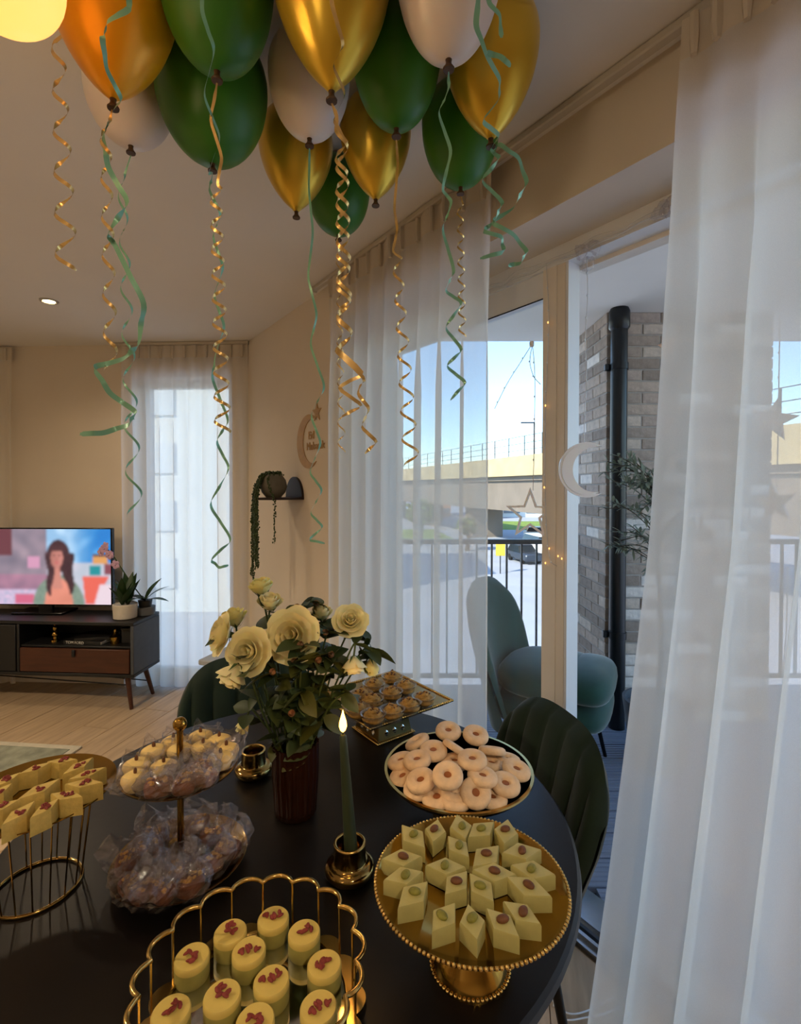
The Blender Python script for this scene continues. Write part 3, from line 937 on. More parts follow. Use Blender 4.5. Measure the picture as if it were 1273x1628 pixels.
def chair_back(W, H0, H1, depth, nch, T=0.055, lean=0.10, matn='velvet'):
    """curved upholstered backrest with vertical channels; faces -y, centred on x = 0"""
    mb = MB()
    def f(u, w):
        front = w < 0.5
        v = (w * 2) if front else (2 - 2 * w)
        a = (u * 2 - 1)
        top = H1 - (H1 - H0) * 0.34 * abs(a) ** 3.2
        z = H0 + (top - H0) * v
        wd = W / 2 * (0.86 + 0.14 * min(1, v * 1.4))
        x = wd * math.sin(a * 1.15) / math.sin(1.15)
        y0 = -depth * a * a + lean * v
        edge_f = max(0.0, (1 - abs(a) ** 10)) ** 0.5 * max(0.0, (1 - v ** 10)) ** 0.5
        th = T * (0.15 + 0.85 * edge_f)
        ch = 0.0
        if nch: ch = 0.011 * abs(math.sin(math.pi * nch * u)) ** 0.6 * edge_f
        return (x, y0 - (th / 2 + ch if front else -th / 2), z)
    mb.grid(f, max(24, nch * 8), 32)
    return mb
def dining_chair(label, loc, ang):
    o = thing('dining_chair', label, 'chair', loc, ang, 'green velvet dining chairs')
    b = chair_back(0.48, 0.40, 0.835, 0.06, 7).build('backrest', 'velvet', o, 60); b.location = (0, 0.20, 0)
    MB().sell((0, -0.02, 0.445), (0.235, 0.235, 0.055), 0.45, 0.5, 32, 12).build('seat', 'velvet', o, 60)
    for sx in (-1, 1):
        for sy in (-1, 1):
            MB().tube([(sx * .15, sy * .14, .41), (sx * .21, sy * .20, 0)], [.014, .010], 10).build('leg', 'black_metal', o)
    return o
def face(dx, dy): return math.atan2(dx, -dy)       # turn -y towards (dx, dy)
fr = V((-0.96, -0.27, 0)).normalized()
bc = V((0.378, 1.35, 0))
dining_chair('dark green velvet dining chair with channelled back by the balcony door', bc + fr * 0.22, face(fr.x, fr.y))
fl = V((0.16, -0.98, 0)).normalized()
bc = V((-0.535, 1.76, 0))
dining_chair('dark green velvet dining chair behind the white roses', bc + fl * 0.22, face(fl.x, fl.y))

# balcony lounge chair
lc = thing('lounge_chair', 'green velvet lounge chair standing outside on the balcony', 'armchair', (0.79, 2.62, BZ), R(62))
b = chair_back(0.70, 0.26, 0.96, 0.12, 0, T=0.09, lean=0.14).build('backrest', 'velvet_out', lc, 60); b.location = (0, 0.26, 0)
MB().sell((0, 0.0, 0.36), (0.30, 0.27, 0.075), 0.6, 0.6, 32, 12).build('seat', 'velvet_out', lc, 60)
MB().sell((0, 0.0, 0.50), (0.29, 0.26, 0.085), 0.75, 0.7, 32, 14).build('seat_cushion', 'velvet_out', lc, 60)
MB().sell((0, -0.19, 0.505), (0.275, 0.125, 0.082), 0.8, 0.7, 28, 12).build('seat_roll', 'velvet_out', lc, 60)
MB().sell((0, -0.185, 0.375), (0.275, 0.115, 0.078), 0.8, 0.7, 28, 12).build('seat_roll', 'velvet_out', lc, 60)
for sx in (-1, 1):
    for sy in (-1, 1):
        MB().tube([(sx * .2, sy * .18, .30), (sx * .25, sy * .24, 0)], [.014, .010], 10).build('leg', 'black_metal', lc)

# grey box behind the far chair
gb = at_y(344, 1049, 2.75)
bx = thing('storage_box', 'grey box with pale lid standing behind the far velvet chair', 'box', (gb.x + 0.14, 2.85, 0), R(-18))
MB().rbox((0, 0, (gb.z - .03) / 2), (0.34, 0.30, gb.z - 0.03), 0.01).build('body', 'storage_grey', bx)
MB().rbox((0, 0, gb.z - 0.015), (0.40, 0.34, 0.03), 0.006).build('lid', 'storage_top', bx)

# ================================================================== TELEVISION CORNER
CA = R(-4.0)
cf = at_z(213, 1131, 0.0)                            # foot of the near right leg
Ct = Matrix.Translation(V((cf.x, cf.y, 0))) @ Matrix.Rotation(CA, 4, 'Z')
CW, CD, CB, CT_ = 1.60, 0.31, 0.215, 0.575
cab = thing('tv_cabinet', 'low black television cabinet with walnut drawer and splayed legs', 'cabinet', (cf.x, cf.y, 0), CA)
def cbox(x0, x1, y0, y1, z0, z1, name, m, parent=None, r=0.003):
    return MB().rbox(((x0 + x1) / 2, (y0 + y1) / 2, (z0 + z1) / 2), (x1 - x0, y1 - y0, z1 - z0), r).build(name, m, parent or cab)
cbox(-CW, 0, 0, CD, CT_ - 0.022, CT_, 'top_panel', 'cabinet_black')
cbox(-CW, 0, 0, CD, CB, CB + 0.022, 'bottom_panel', 'cabinet_black')
cbox(-0.022, 0, 0, CD, CB + 0.022, CT_ - 0.022, 'side_panel', 'storage_grey')
cbox(-CW, -CW + 0.022, 0, CD, CB + 0.022, CT_ - 0.022, 'side_panel', 'cabinet_black')
cbox(-CW, 0, CD - 0.012, CD, CB + 0.022, CT_ - 0.022, 'back_panel', 'cabinet_black')
cbox(-0.80, -0.782, 0.0, CD, CB + 0.022, CT_ - 0.022, 'divider', 'cabinet_black')
cbox(-0.782, -0.022, 0.015, CD - 0.012, 0.400, 0.414, 'shelf', 'cabinet_black')
dr = cbox(-0.776, -0.028, -0.004, 0.014, CB + 0.028, 0.398, 'drawer', 'walnut')
MB().rbox((-0.40, -0.012, 0.372), (0.022, 0.012, 0.045), 0.004).build('pull_tab', 'gasket', dr)
cbox(-CW + 0.028, -0.806, -0.004, 0.014, CB + 0.028, CT_ - 0.028, 'door', 'cabinet_black')
for x, y in ((-0.08, 0.06), (-0.08, CD - 0.06), (-CW + 0.08, 0.06), (-CW + 0.08, CD - 0.06)):
    sx = 1 if x > -0.5 else -1; sy = -1 if y < CD / 2 else 1
    MB().tube([(x, y, CB), (x + sx * .045, y + sy * .03, 0)], [.018, .012], 12).build('leg', 'walnut', cab)
MB().tube([(-0.06, 0.05, 0.15), (-CW + 0.1, 0.06, CB - 0.005)], .004, 6).build('brace', 'black_metal', cab)
MB().tube([(-0.06, CD - 0.05, 0.10), (-0.4, 0.06, CB - 0.005)], .004, 6).build('brace', 'black_metal', cab)
def C(x, y, z): return Ct @ V((x, y, z))

# television
tvr = at_y(175.5, 840, 3.47); tvb = at_y(175.5, 964, 3.47)
TVW_, TVH = 0.945, tvr.z - tvb.z
tv = thing('television', 'flat television showing a woman with long dark hair', 'television', (tvr.x - TVW_ / 2, 3.47 + 0.03, tvb.z), R(-2.0))
MB().rbox((0, 0.018, TVH / 2), (TVW_, 0.034, TVH), 0.004).build('casing', 'screen_black', tv)
MB().rbox((0, 0.055, TVH * .42), (TVW_ * .6, 0.045, TVH * .55), 0.012).build('rear_housing', 'screen_black', tv)
MB().rbox((-0.02, 0.03, -0.024), (0.10, 0.03, 0.06), 0.004).build('stand_neck', 'screen_black', tv)
MB().rbox((-0.02, 0.02, CT_ - tvb.z + 0.008), (0.36, 0.17, 0.014), 0.004).build('stand_base', 'screen_black', tv)
def screen_colour(cx, cy):
    """picture on the screen; cx, cy run 0..712 / 85..580"""
    def inr(x0, y0, x1, y1): return x0 <= cx <= x1 and y0 <= cy <= y1
    def ell(x, y, a, b): return ((cx - x) / a) ** 2 + ((cy - y) / b) ** 2 < 1
    n = noise.noise(V((cx * .012, cy * .012, 3.0)))
    n2 = noise.noise(V((cx * .05, cy * .05, 9.0)))
    if cx < 275:
        c = V((128, 116, 130)) + V((30, 22, 20)) * n
        if cx < 40 and cy < 260: c = V((96, 52, 62))
        if inr(145, 262, 232, 342): c = V((188, 136, 164))
        if cy > 380: c = V((150, 110, 132)) + V((40, 20, 20)) * n
        if cy > 480: c = V((178, 164, 190)) + V((40, 10, 10)) * n2
        if inr(60, 510, 190, 575): c = V((186, 92, 120))
    else:
        k = min(1, max(0, (cx - 430) / 200))
        c = V((130, 170, 205)) * (1 - k) + V((26, 112, 184)) * k
        c = c + V((60, 45, 30)) * max(0, n + .1)
        if cy > 305: c = V((172, 176, 190)) + V((20, 10, 10)) * n
        if inr(588, 245, 692, 312): c = V((196, 140, 84)) if cy > 262 else V((84, 66, 66))
        if inr(566, 322, 645, 386): c = V((22, 128, 136))
        if inr(668, 240, 712, 380) and cy > 310: c = V((120, 64, 76))
        if 395 < cy < 575 and 520 + (cy - 395) * .1 < cx < 700 - (cy - 395) * .55: c = V((206, 92, 80))
        if cx > 640 - (cy - 440) * .3 and cy > 450: c = V((206, 188, 198))
    if cy > 380 and ell(358, 600, 178, 212): c = V((112, 130, 118)) + V((16, 14, 12)) * n2
    if cy > 400 and ell(358, 605, 98, 200): c = V((200, 126, 108)) + V((14, 10, 10)) * n
    if ell(357, 262, 80, 108): c = V((58, 34, 44)) + V((18, 10, 10)) * n2
    if 330 < cy < 478 and abs(cx - 347) < 24 + (478 - cy) * -.14 + 14: c = V((182, 120, 108))
    if 240 < cy < 525 and abs(cx - (298 - 8 * math.sin(cy * .03))) < 24 - max(0, cy - 440) * .2: c = V((60, 36, 46)) + V((20, 12, 12)) * n2
    if 240 < cy < 510 and abs(cx - (418 + 10 * math.sin(cy * .03) + (cy - 240) * .07)) < 36 - max(0, cy - 400) * .24: c = V((54, 32, 42)) + V((20, 12, 12)) * n2
    if ell(346, 274, 42, 68): c = V((172, 112, 104)) + V((14, 10, 10)) * ((cx - 346) / 42)
    if ell(346, 304, 16, 6): c = V((178, 84, 88))
    if ell(346, 282, 7, 12): c = V((158, 98, 92))
    if ell(328, 258, 9, 4) or ell(364, 258, 9, 4): c = V((70, 40, 42))
    if ell(347, 215, 50, 22) and cy < 228: c = V((66, 40, 48))
    return lin([max(0, min(255, q)) for q in c])
NX, NY = 150, 84
sm = MB()
bz = 0.008
sm.grid(lambda u, v: (-TVW_ / 2 + bz + (TVW_ - 2 * bz) * u, -0.0006, bz + (TVH - 2 * bz) * v), NX, NY)
scr = sm.mesh('screen', 'screen_black', 0)
ca = scr.color_attributes.new('picture', 'FLOAT_COLOR', 'POINT')
vals = []
for j in range(NY + 1):
    for i in range(NX + 1):
        cx = 712 * (1 - (1 - i / NX) * (TVW_ * FPX / 3.47) / 175.0); cy = 580 - 495 * j / NY
        c = screen_colour(cx, cy); vals += [c[0], c[1], c[2], 1.0]
def blur(a, r):
    w = NX + 1
    for _ in range(2):
        for step, cnt, lines in ((1, w, [j * w for j in range(NY + 1)]), (w, NY + 1, list(range(w)))):
            b = a[:]
            for st in lines:
                for i in range(cnt):
                    lo_, hi_ = max(0, i - r), min(cnt - 1, i + r)
                    for ch in range(3):
                        b[(st + i * step) * 4 + ch] = sum(a[(st + q * step) * 4 + ch] for q in range(lo_, hi_ + 1)) / (hi_ - lo_ + 1)
            a = b
    return a
vals = blur(vals, 1)
ca.data.foreach_set('color', vals)
ms = bpy.data.materials.new('screen_picture'); ms.use_nodes = True
nt = ms.node_tree; bs = nt.nodes['Principled BSDF']
at_ = nt.nodes.new('ShaderNodeAttribute'); at_.attribute_name = 'picture'
bs.inputs['Base Color'].default_value = (0.01, 0.01, 0.01, 1); bs.inputs['Roughness'].default_value = 0.2
nt.links.new(at_.outputs['Color'], bs.inputs['Emission Color']); bs.inputs['Emission Strength'].default_value = 0.9
scr.materials.clear(); scr.materials.append(ms)
link('screen', scr, tv)

# things on and in the cabinet
leaf_v = []
def leaf_mesh(name, L, W, matn, fold=0.25, droop=0.25, n=6):
    mb = MB(); vs_, fs = [], []
    for i in range(n + 1):
        t = i / n
        w = W / 2 * math.sin(math.pi * min(1, t * 0.96 + 0.03)) ** 0.8 * (1.15 - 0.3 * t)
        y = L * t; z = -droop * L * t * t
        vs_ += [(-w, y, z + fold * w), (0, y, z), (w, y, z + fold * w)]
    for i in range(n):
        a = i * 3
        fs += [(a, a + 1, a + 4, a + 3), (a + 1, a + 2, a + 5, a + 4)]
    mb.add(vs_, fs); return mb.mesh(name, matn, 60)
p = C(-0.13, 0.12, CT_)
o = thing('potted_plant', 'leafy green plant in a pale ribbed pot beside the television', 'plant', p)
MB().lathe([(0.058, 0), (0.072, 0.005), (0.076, 0.095), (0.07, 0.098), (0.066, 0.09), (0.0001, 0.088)], 48, mod=lambda a: 1 + .02 * math.sin(a * 24)).build('pot', 'pot_white', o)
lm = leaf_mesh('leaf', 0.20, 0.055, 'leaf_dark', .3, .1)
for k in range(14):
    b = link('leaf', lm, o); a = k * 2.4; b.location = (.02 * math.cos(a), .02 * math.sin(a), .09)
    b.rotation_euler = (R(rng.uniform(52, 82)), 0, a); s_ = rng.uniform(.7, 1.1); b.scale = (s_, s_, s_)
p = C(-0.05, 0.22, CT_)
o = thing('orchid', 'orchid with pale pink flowers in a grey pot at the cabinet end', 'plant', p)
MB().lathe([(0.05, 0), (0.062, 0.004), (0.064, 0.055), (0.058, 0.056), (0.0001, 0.05)], 32).build('saucer_pot', 'pot_grey', o)
MB().lathe([(0.038, 0.05), (0.046, 0.10), (0.041, 0.10), (0.0001, 0.095)], 28).build('inner_pot', 'pot_dark', o)
sp_ = smooth_path([(0, 0, .09), (-.07, -.02, .20), (-.15, -.04, .34), (-.21, -.05, .44), (-.27, -.05, .46)])
MB().tube(sp_, .004, 6).build('flower_stem', 'stem', o)
lm = leaf_mesh('leaf', 0.17, 0.06, 'leaf_dark', .2, .35)
for k, (a, e) in enumerate(((-40, 70), (-100, 20), (70, 25), (170, 30), (-75, 50))):
    b = link('leaf', lm, o); b.location = (0, 0, .095); b.rotation_euler = (R(e), 0, R(a))
for k in range(6):
    q = sp_[-1 - k * 2] + V((rng.uniform(-.02, .02), rng.uniform(-.03, 0), rng.uniform(-.03, .03)))
    T = axis_T(q, (rng.uniform(-.5, .3), -1, rng.uniform(-.3, .2)), rng.random() * 6)
    mb = MB()
    for j in range(5):
        a = j * math.tau / 5; c_, s_ = math.cos(a), math.sin(a)
        mb.sell((0.018 * c_, 0.018 * s_, 0.002), (0.014, 0.014, 0.003), 1, 1, 8, 5, T)
    mb.sell((0, 0, 0.004), (.006, .006, .006), 1, 1, 8, 5, T)
    mb.build('flower', 'orchid', o)
p = C(-0.20, 0.23, CT_)
o = thing('potted_plant', 'small dark pot with low leaves half hidden behind the television edge', 'plant', p)
MB().lathe([(0.042, 0), (0.052, 0.004), (0.055, 0.08), (0.048, 0.08), (0.0001, 0.07)], 28).build('pot', 'pot_dark', o)
lm = leaf_mesh('leaf', 0.10, 0.035, 'leaf_dark')
for k in range(10):
    b = link('leaf', lm, o); a = k * 2.4; b.location = (0, 0, .075); b.rotation_euler = (R(rng.uniform(30, 75)), 0, a)
# shelf contents
zs = 0.414
o = thing('figurine', 'gold twisted figurine on the cabinet shelf', 'ornament', C(-0.61, 0.10, zs))
MB().lathe([(0.0001, 0), (.028, 0), (.026, .012), (.014, .02), (.012, .03), (.024, .045), (.02, .06), (.011, .07), (.018, .085), (.015, .10), (.006, .108), (.0001, .112)], 20).build('body', 'gold', o)
MB().sell((0, 0, .116), (.011, .011, .011)).build('head', 'gold', o)
o = thing('book', 'large dark book with white lettering lying on the cabinet shelf', 'book', C(-0.37, 0.135, zs), CA + R(-4))
MB().rbox((0, 0, .012), (0.27, 0.20, .024), .002).build('cover', 'book_dark', o)
MB().rbox((0.004, 0.002, .012), (0.266, 0.194, .018), .001).build('pages', 'paper', o)
t = link('lettering', text_mesh('TOM FORD', 0.026, 0.0004, 'print_white'), o); t.location = (-0.05, -0.1005, .0115); t.rotation_euler = (R(90), 0, 0)
o = thing('book', 'dark book lying on top of the large lettered book', 'book', C(-0.33, 0.135, zs + .024), CA + R(14))
MB().rbox((0, 0, .010), (0.23, 0.17, .020), .002).build('cover', 'book_dark', o)
MB().rbox((0.006, 0.002, .010), (0.224, 0.162, .015), .001).build('pages', 'paper', o)
o = thing('ornament_box', 'small black box beside gold ornaments on the cabinet shelf', 'box', C(-0.10, 0.13, zs), CA)
MB().rbox((0, 0, .045), (0.075, 0.09, .09), .004).build('body', 'gasket', o); MB().rbox((0, 0, .094), (0.079, 0.094, .014), .003).build('lid', 'cabinet_black', o)
for k, (x, lab) in enumerate(((-0.045, 'slim gold bottle at the end of the cabinet shelf'), (-0.18, 'squat gold jar between the books and the black box'))):
    o = thing('gold_ornament', lab, 'ornament', C(x, 0.09, zs))
    MB().lathe([(0.0001, 0), (.02 + .012 * k, 0), (.022 + .014 * k, .045), (.01 + .01 * k, .06), (.01, .078), (.0001, .08)], 20).build('body', 'gold', o)
    MB().lathe([(0.012, .078), (.012, .092), (.0001, .096)], 16).build('stopper', 'brass_dark', o)
# rug
rc = at_z(131, 1189, 0.0)
rg = thing('rug', 'greenish patterned rug on the oak floor before the television', 'rug', (rc.x, rc.y, 0), R(-6))
MB().rbox((-1.0, -0.75, 0.007), (1.92, 1.42, 0.012), .003).build('pile', 'rug', rg)
mb = MB()
for c_, s_ in (((-1, -.02), (2.0, .04)), ((-1, -1.48), (2.0, .04)), ((-.02, -.75), (.04, 1.42)), ((-1.98, -.75), (.04, 1.42))):
    mb.rbox((c_[0], c_[1], .006), (s_[0], s_[1], .011), .002)
mb.build('border', 'rug_edge', rg)

# ================================================================== WALL SHELF, POT, SIGN
ss, sz = on_wall(470, 792, 0.0)
SW = WALL_T @ Matrix.Translation((ss, 0, sz))
sh = thing('wall_shelf', 'dark half-round wall shelf with upright back plate', 'shelf')
def half(r, d, n=18): return [(r * math.cos(math.pi * i / n), -d * math.sin(math.pi * i / n)) for i in range(n + 1)]
MB().prism(half(0.115, 0.25), -0.007, 0.005, SW).build('shelf_board', 'shelf_dark', sh, 30)
MB().prism([(x, -y) for x, y in half(0.115, 0.125)], -0.014, 0.0, SW @ Matrix.Rotation(R(90), 4, 'X') @ Matrix.Translation((0, 0, 0.014))).build('back_plate', 'shelf_dark', sh, 30)
pc = SW @ V((0, -0.135, 0.005))
pt = thing('trailing_plant', 'round clay pot with trailing string-of-beads plant on the wall shelf', 'plant', pc)
MB().lathe([(0.0001, 0), (.04, 0), (.066, .03), (.076, .062), (.068, .10), (.05, .126), (.046, .132), (.042, .126), (.0001, .12)], 36).build('pot', 'pot_clay', pt)
pearl = MB().sell((0, 0, 0), (.0042, .0042, .0042), 1, 1, 6, 4)
def strand(pts, seed, nper=0.0085):
    rr = random.Random(seed)
    path = smooth_path(pts, 8)
    mb = MB(); mb.tube(path, .0012, 5)
    for a, b in zip(path, path[1:]):
        k = max(1, int((b - a).length / nper * 1.6))
        for i in range(k):
            q = a.lerp(b, i / k) + V((rr.gauss(0, .0035), rr.gauss(0, .0035), rr.gauss(0, .002)))
            mb.sell(q, (.0045, .0045, .0055), 1, 1, 6, 4)
    o = mb.build('trailing_stem', 'pearl_leaf', pt, 60)
wn_ = -WN
for k in range(15):
    a = wn_ * (0.085 + 0.02 * rng.random()) + WD * rng.uniform(-.03, .03)
    L = rng.uniform(.30, .52) if k else .56
    st_ = WD * rng.uniform(-.03, .03) + wn_ * .02 + V((0, 0, .13))
    strand([st_, st_ * .4 + a * .6 + V((0, 0, .06 + .02 * rng.random())), a + V((0, 0, .06)), a * 1.12 + V((0, 0, -.05)), a * 1.13 + V((0, 0, -.05 - L * .5)), a * (1.13 + .06 * rng.uniform(-1, 1)) + V((0, 0, -L + .06))], k)
strand([V((0, 0, .13)), wn_ * .06 + WD * -.06 + V((0, 0, .10)), wn_ * .045 - WD * .125 + V((0, 0, -.02)), wn_ * .045 - WD * .125 + V((0, 0, -.14)), wn_ * .05 - WD * .135 + V((0, 0, -.25))], 99)
for k in range(10):
    a = k * .63
    strand([V((0, 0, .125)), V((.035 * math.cos(a), .035 * math.sin(a), .145)), V((.05 * math.cos(a), .05 * math.sin(a), .125))], 200 + k)
# gold crescent wall lettering
es, ez = on_wall(491, 702, 0.0)
sg = thing('wall_sign', 'gold crescent moon and greeting lettering on the cream wall', 'sign')
EW = WALL_T @ Matrix.Translation((es, -0.001, ez)) @ Matrix(((-1, 0, 0, 0), (0, 0, -1, 0), (0, 1, 0, 0), (0, 0, 0, 1)))    # local x to the viewer's right, y up, z to the room
R1, R2, offc = 0.150, 0.122, 0.052
def crescent(r1, r2, off, n=28):
    xi = (r1 * r1 - r2 * r2 + off * off) / (2 * off); yi = math.sqrt(max(0, r1 * r1 - xi * xi))
    a1 = math.atan2(yi, xi); a2 = math.atan2(yi, xi - off)
    outer = [(r1 * math.cos(a1 + (math.tau - 2 * a1) * i / n), r1 * math.sin(a1 + (math.tau - 2 * a1) * i / n)) for i in range(n + 1)]
    inner = [(off + r2 * math.cos(-a2 - (math.tau - 2 * a2) * i / n), r2 * math.sin(-a2 - (math.tau - 2 * a2) * i / n)) for i in range(1, n)]
    return outer, inner
def crescent_mb(mb, r1, r2, off, z0, z1, T):
    n = 28; o_, i_ = crescent(r1, r2, off, n)
    i_ = i_[::-1]                                        # runs alongside the outer arc
    i_ = [o_[0]] + i_ + [o_[-1]]
    vs_ = [(x, y, z) for z in (z0, z1) for x, y in o_ + i_]
    m = len(o_); k = 2 * m
    fs = []
    for j in range(m - 1):
        fs += [(j, j + 1, m + j + 1, m + j), (k + j + 1, k + j, k + m + j, k + m + j + 1), (j + 1, j, k + j, k + j + 1), (m + j, m + j + 1, k + m + j + 1, k + m + j)]
    mb.add(vs_, fs, 0, T); return mb
crescent_mb(MB(), R1, R2, offc, 0.0, 0.004, EW).build('crescent', 'sign_gold', sg, 30)
def star_poly(r, k=0.42, rot=0.0, n=5): return [((r if i % 2 == 0 else r * k) * math.sin(rot + math.pi * i / n), (r if i % 2 == 0 else r * k) * math.cos(rot + math.pi * i / n)) for i in range(2 * n)]
MB().prism(star_poly(.055), 0, .004, EW @ Matrix.Translation((.105, .150, 0))).build('star', 'sign_gold', sg, 0)
for body, size, x, y in (('Eid', .062, 0.035, 0.03), ('Mubarak', .062, 0.085, -0.03)):
    t = link('lettering', text_mesh(body, size, .002, 'sign_gold'), sg); t.matrix_local = EW @ Matrix.Translation((x, y, .002))

# ================================================================== BALLOONS AND RIBBONS
def helix_px(x0, y0, x1, y1, a0, a1, turns, ph=0.0, per=14):
    out = []; n = int(turns * per)
    for i in range(n + 1):
        t = i / n; a = a0 + (a1 - a0) * t; th = ph + math.tau * turns * t
        out.append((x0 + (x1 - x0) * t + a * math.cos(th), y0 + (y1 - y0) * t, a * math.sin(th)))
    return out
def path_px(pts, curl=7.0):
    """traced turning points; the curl goes to the front and the back between them"""
    out = []; sg = 1
    for i, p in enumerate(pts):
        d = p[2] if len(p) > 2 else 0.0
        out.append((p[0], p[1], d))
        if i + 1 < len(pts):
            q = pts[i + 1]; dq = q[2] if len(q) > 2 else 0.0
            out.append(((p[0] + q[0]) / 2, (p[1] + q[1]) / 2, (d + dq) / 2 + sg * curl)); sg = -sg
    return out
def ribbon(parent, px_pts, Y, width, matn, sub=4, label=None):
    """px_pts: (x, y, depth offset in pixels at that distance)"""
    k = Y / FPX
    pts = [at_y(x, y, Y + d * k) for x, y, d in px_pts]
    pts = smooth_path(pts, sub)
    base = V(parent.location)
    vs_, fs = [], []
    prev = None
    Z, X = V((0, 0, 1)), V((1, 0, 0))
    for i, p in enumerate(pts):
        t = (pts[min(i + 1, len(pts) - 1)] - pts[max(i - 1, 0)])
        t = t.normalized() if t.length > 1e-9 else Z
        w = (Z - t * t.dot(Z)) + 0.45 * (X - t * t.dot(X))
        w = w.normalized()
        if prev is not None:
            if w.dot(prev) < 0: w = -w
            w = (prev * 0.5 + w * 0.5); w = (w - t * w.dot(t)).normalized()
        prev = w
        h = width / 2 * (1.0 if 1 < i < len(pts) - 2 else 0.6)
        vs_ += [p - base - w * h, p - base + w * h]
    fs = [(2 * i, 2 * i + 1, 2 * i + 3, 2 * i + 2) for i in range(len(pts) - 1)]
    o = MB().add(vs_, fs).build('ribbon', matn, parent, 180)
    if label: o['label'] = label
    return o
MINT, GOLD = 'mint green curling ribbon', 'gold curling ribbon'
def balloon(key, px, py, Rr, Lb, matn, label, q):
    Ltot = Rr + Lb + 0.016
    kz = CEIL - 0.004 - Ltot + 0.002
    p = at_z(px, py, kz)
    o = thing('balloon', label, 'balloon', p, group='ceiling balloons')
    prof = []
    n1, n2 = 12, 16
    ztop = Ltot
    for i in range(n1 + 1):
        a = math.pi / 2 * i / n1
        prof.append((max(0.0001, Rr * math.sin(a)), ztop - Rr + Rr * math.cos(a)))
    for i in range(1, n2 + 1):
        v = i / n2
        r = Rr * max(0.0, 1 - v ** (2.05 if q < .55 else 1.85)) ** q
        prof.append((max(r, 0.006), ztop - Rr - Lb * v))
    MB().lathe(prof[::-1], 40).build('body', matn, o, 180)
    MB().lathe([(0.010, -0.002), (0.0105, 0.001), (0.006, 0.007), (0.005, 0.012), (0.007, 0.020)], 14).build('knot', 'knot_dark', o)
    return o, p.y
B = {}
specs = [
 ('A', 180, 172, .112, .215, 'balloon_amber', 'bright amber gold balloon beside the glowing globe lamp', .74),
 ('B', 345, 128, .102, .175, 'balloon_green', 'green balloon overlapping the lower green one, cut by the photo top', .50),
 ('C', 338, 272, .122, .180, 'balloon_green', 'large green balloon hanging just below another green one', .52),
 ('D', 208, 243, .098, .135, 'balloon_white', 'pale white balloon half hidden behind the amber balloon', .50),
 ('E', 527, 160, .108, .220, 'balloon_gold', 'large gold balloon in the middle at the top of the photo', .82),
 ('F', 492, 232, .092, .150, 'balloon_white', 'white balloon tucked behind the large middle gold balloon', .50),
 ('G', 471, 346, .100, .185, 'balloon_gold', 'gold balloon below the white one, left of the small green one', .82),
 ('H', 538, 382, .098, .145, 'balloon_green', 'lowest small green balloon between two gold balloons', .50),
 ('I', 597, 327, .094, .180, 'balloon_gold', 'gold balloon hanging below the big dark green one', .78),
 ('J', 630, 217, .096, .180, 'balloon_green', 'big dark green balloon between the gold and white balloons', .50),
 ('K', 713, 110, .096, .185, 'balloon_white', 'white balloon at the top edge beside the right-hand gold one', .50),
 ('L', 780, 233, .100, .200, 'balloon_gold', 'rightmost gold balloon with long mint ribbons', .78),
 ('M', 732, 308, .100, .165, 'balloon_green', 'green balloon nearest the curtain rail below the rightmost gold one', .50),
]
for k, px, py, r_, l_, m_, lab, q_ in specs: B[k] = balloon(k, px, py, r_, l_, m_, lab, q_)
b, y = B['A']
ribbon(b, path_px([(180, 176), (164, 216), (172, 265), (202, 322), (172, 372), (186, 396), (228, 482), (220, 548), (196, 570), (150, 585), (175, 625), (215, 655), (205, 675), (165, 688), (127, 690)]), y, .0095, 'ribbon_mint', 6, MINT)
ribbon(b, path_px([(206, -25, -130), (204, 14, -125), (172, 34, -125), (163, 62, -120), (170, 110, -100), (193, 158, -55), (181, 173, 0)], 2), y, .0085, 'ribbon_mint', 6, MINT)
ribbon(b, [(178, 174, 0)] + helix_px(167, 190, 176, 590, 8, 11, 6.5), y, .006, 'ribbon_gold', 2, GOLD)
ribbon(b, [(140, 60, 0), (112, 50, 10)] + helix_px(92, 66, 106, 430, 10, 18, 5.6, 2.0), y + .03, .007, 'ribbon_gold', 2, GOLD)
b, y = B['D']
ribbon(b, [(208, 247, 0)] + helix_px(193, 275, 214, 822, 6, 13, 7.5), y, .0055, 'ribbon_mint', 2, MINT)
b, y = B['B']
ribbon(b, path_px([(345, 132), (335, 190), (352, 250), (346, 292)], 3) + helix_px(343, 300, 354, 688, 9, 13, 10), y, .0055, 'ribbon_gold', 3, GOLD)
b, y = B['C']
ribbon(b, path_px([(338, 276), (333, 302), (350, 340), (339, 376), (354, 425), (341, 470), (356, 520), (342, 566), (338, 602), (362, 668), (345, 702), (363, 745), (335, 802), (366, 858), (336, 890), (348, 902), (363, 899)]), y, .0065, 'ribbon_mint', 6, MINT)
ribbon(b, path_px([(320, -25, -270), (322, 20, -265), (340, 80, -250), (325, 150, -190), (349, 220, -110), (332, 274, -20), (338, 276, 0)], 2), y, .006, 'ribbon_mint', 6, MINT)
b, y = B['E']
ribbon(b, path_px([(526, -25, -125), (528, 8, -125), (545, 70, -110), (530, 104, -90), (548, 150, -40), (531, 190, -5), (545, 218, 0)], 2) + helix_px(542, 226, 548, 556, 9, 11, 6.5) + path_px([(575, 592), (540, 617), (574, 645), (544, 662)], 5), y, .0065, 'ribbon_gold', 3, GOLD)
ribbon(b, [(527, 164, 0), (535, 185, 0)] + helix_px(543, 205, 548, 560, 9, 12, 6.0, math.pi) + path_px([(577, 600), (569, 625), (586, 650), (575, 678), (598, 703), (580, 721)], 5), y, .0065, 'ribbon_gold', 3, GOLD)
b, y = B['F']
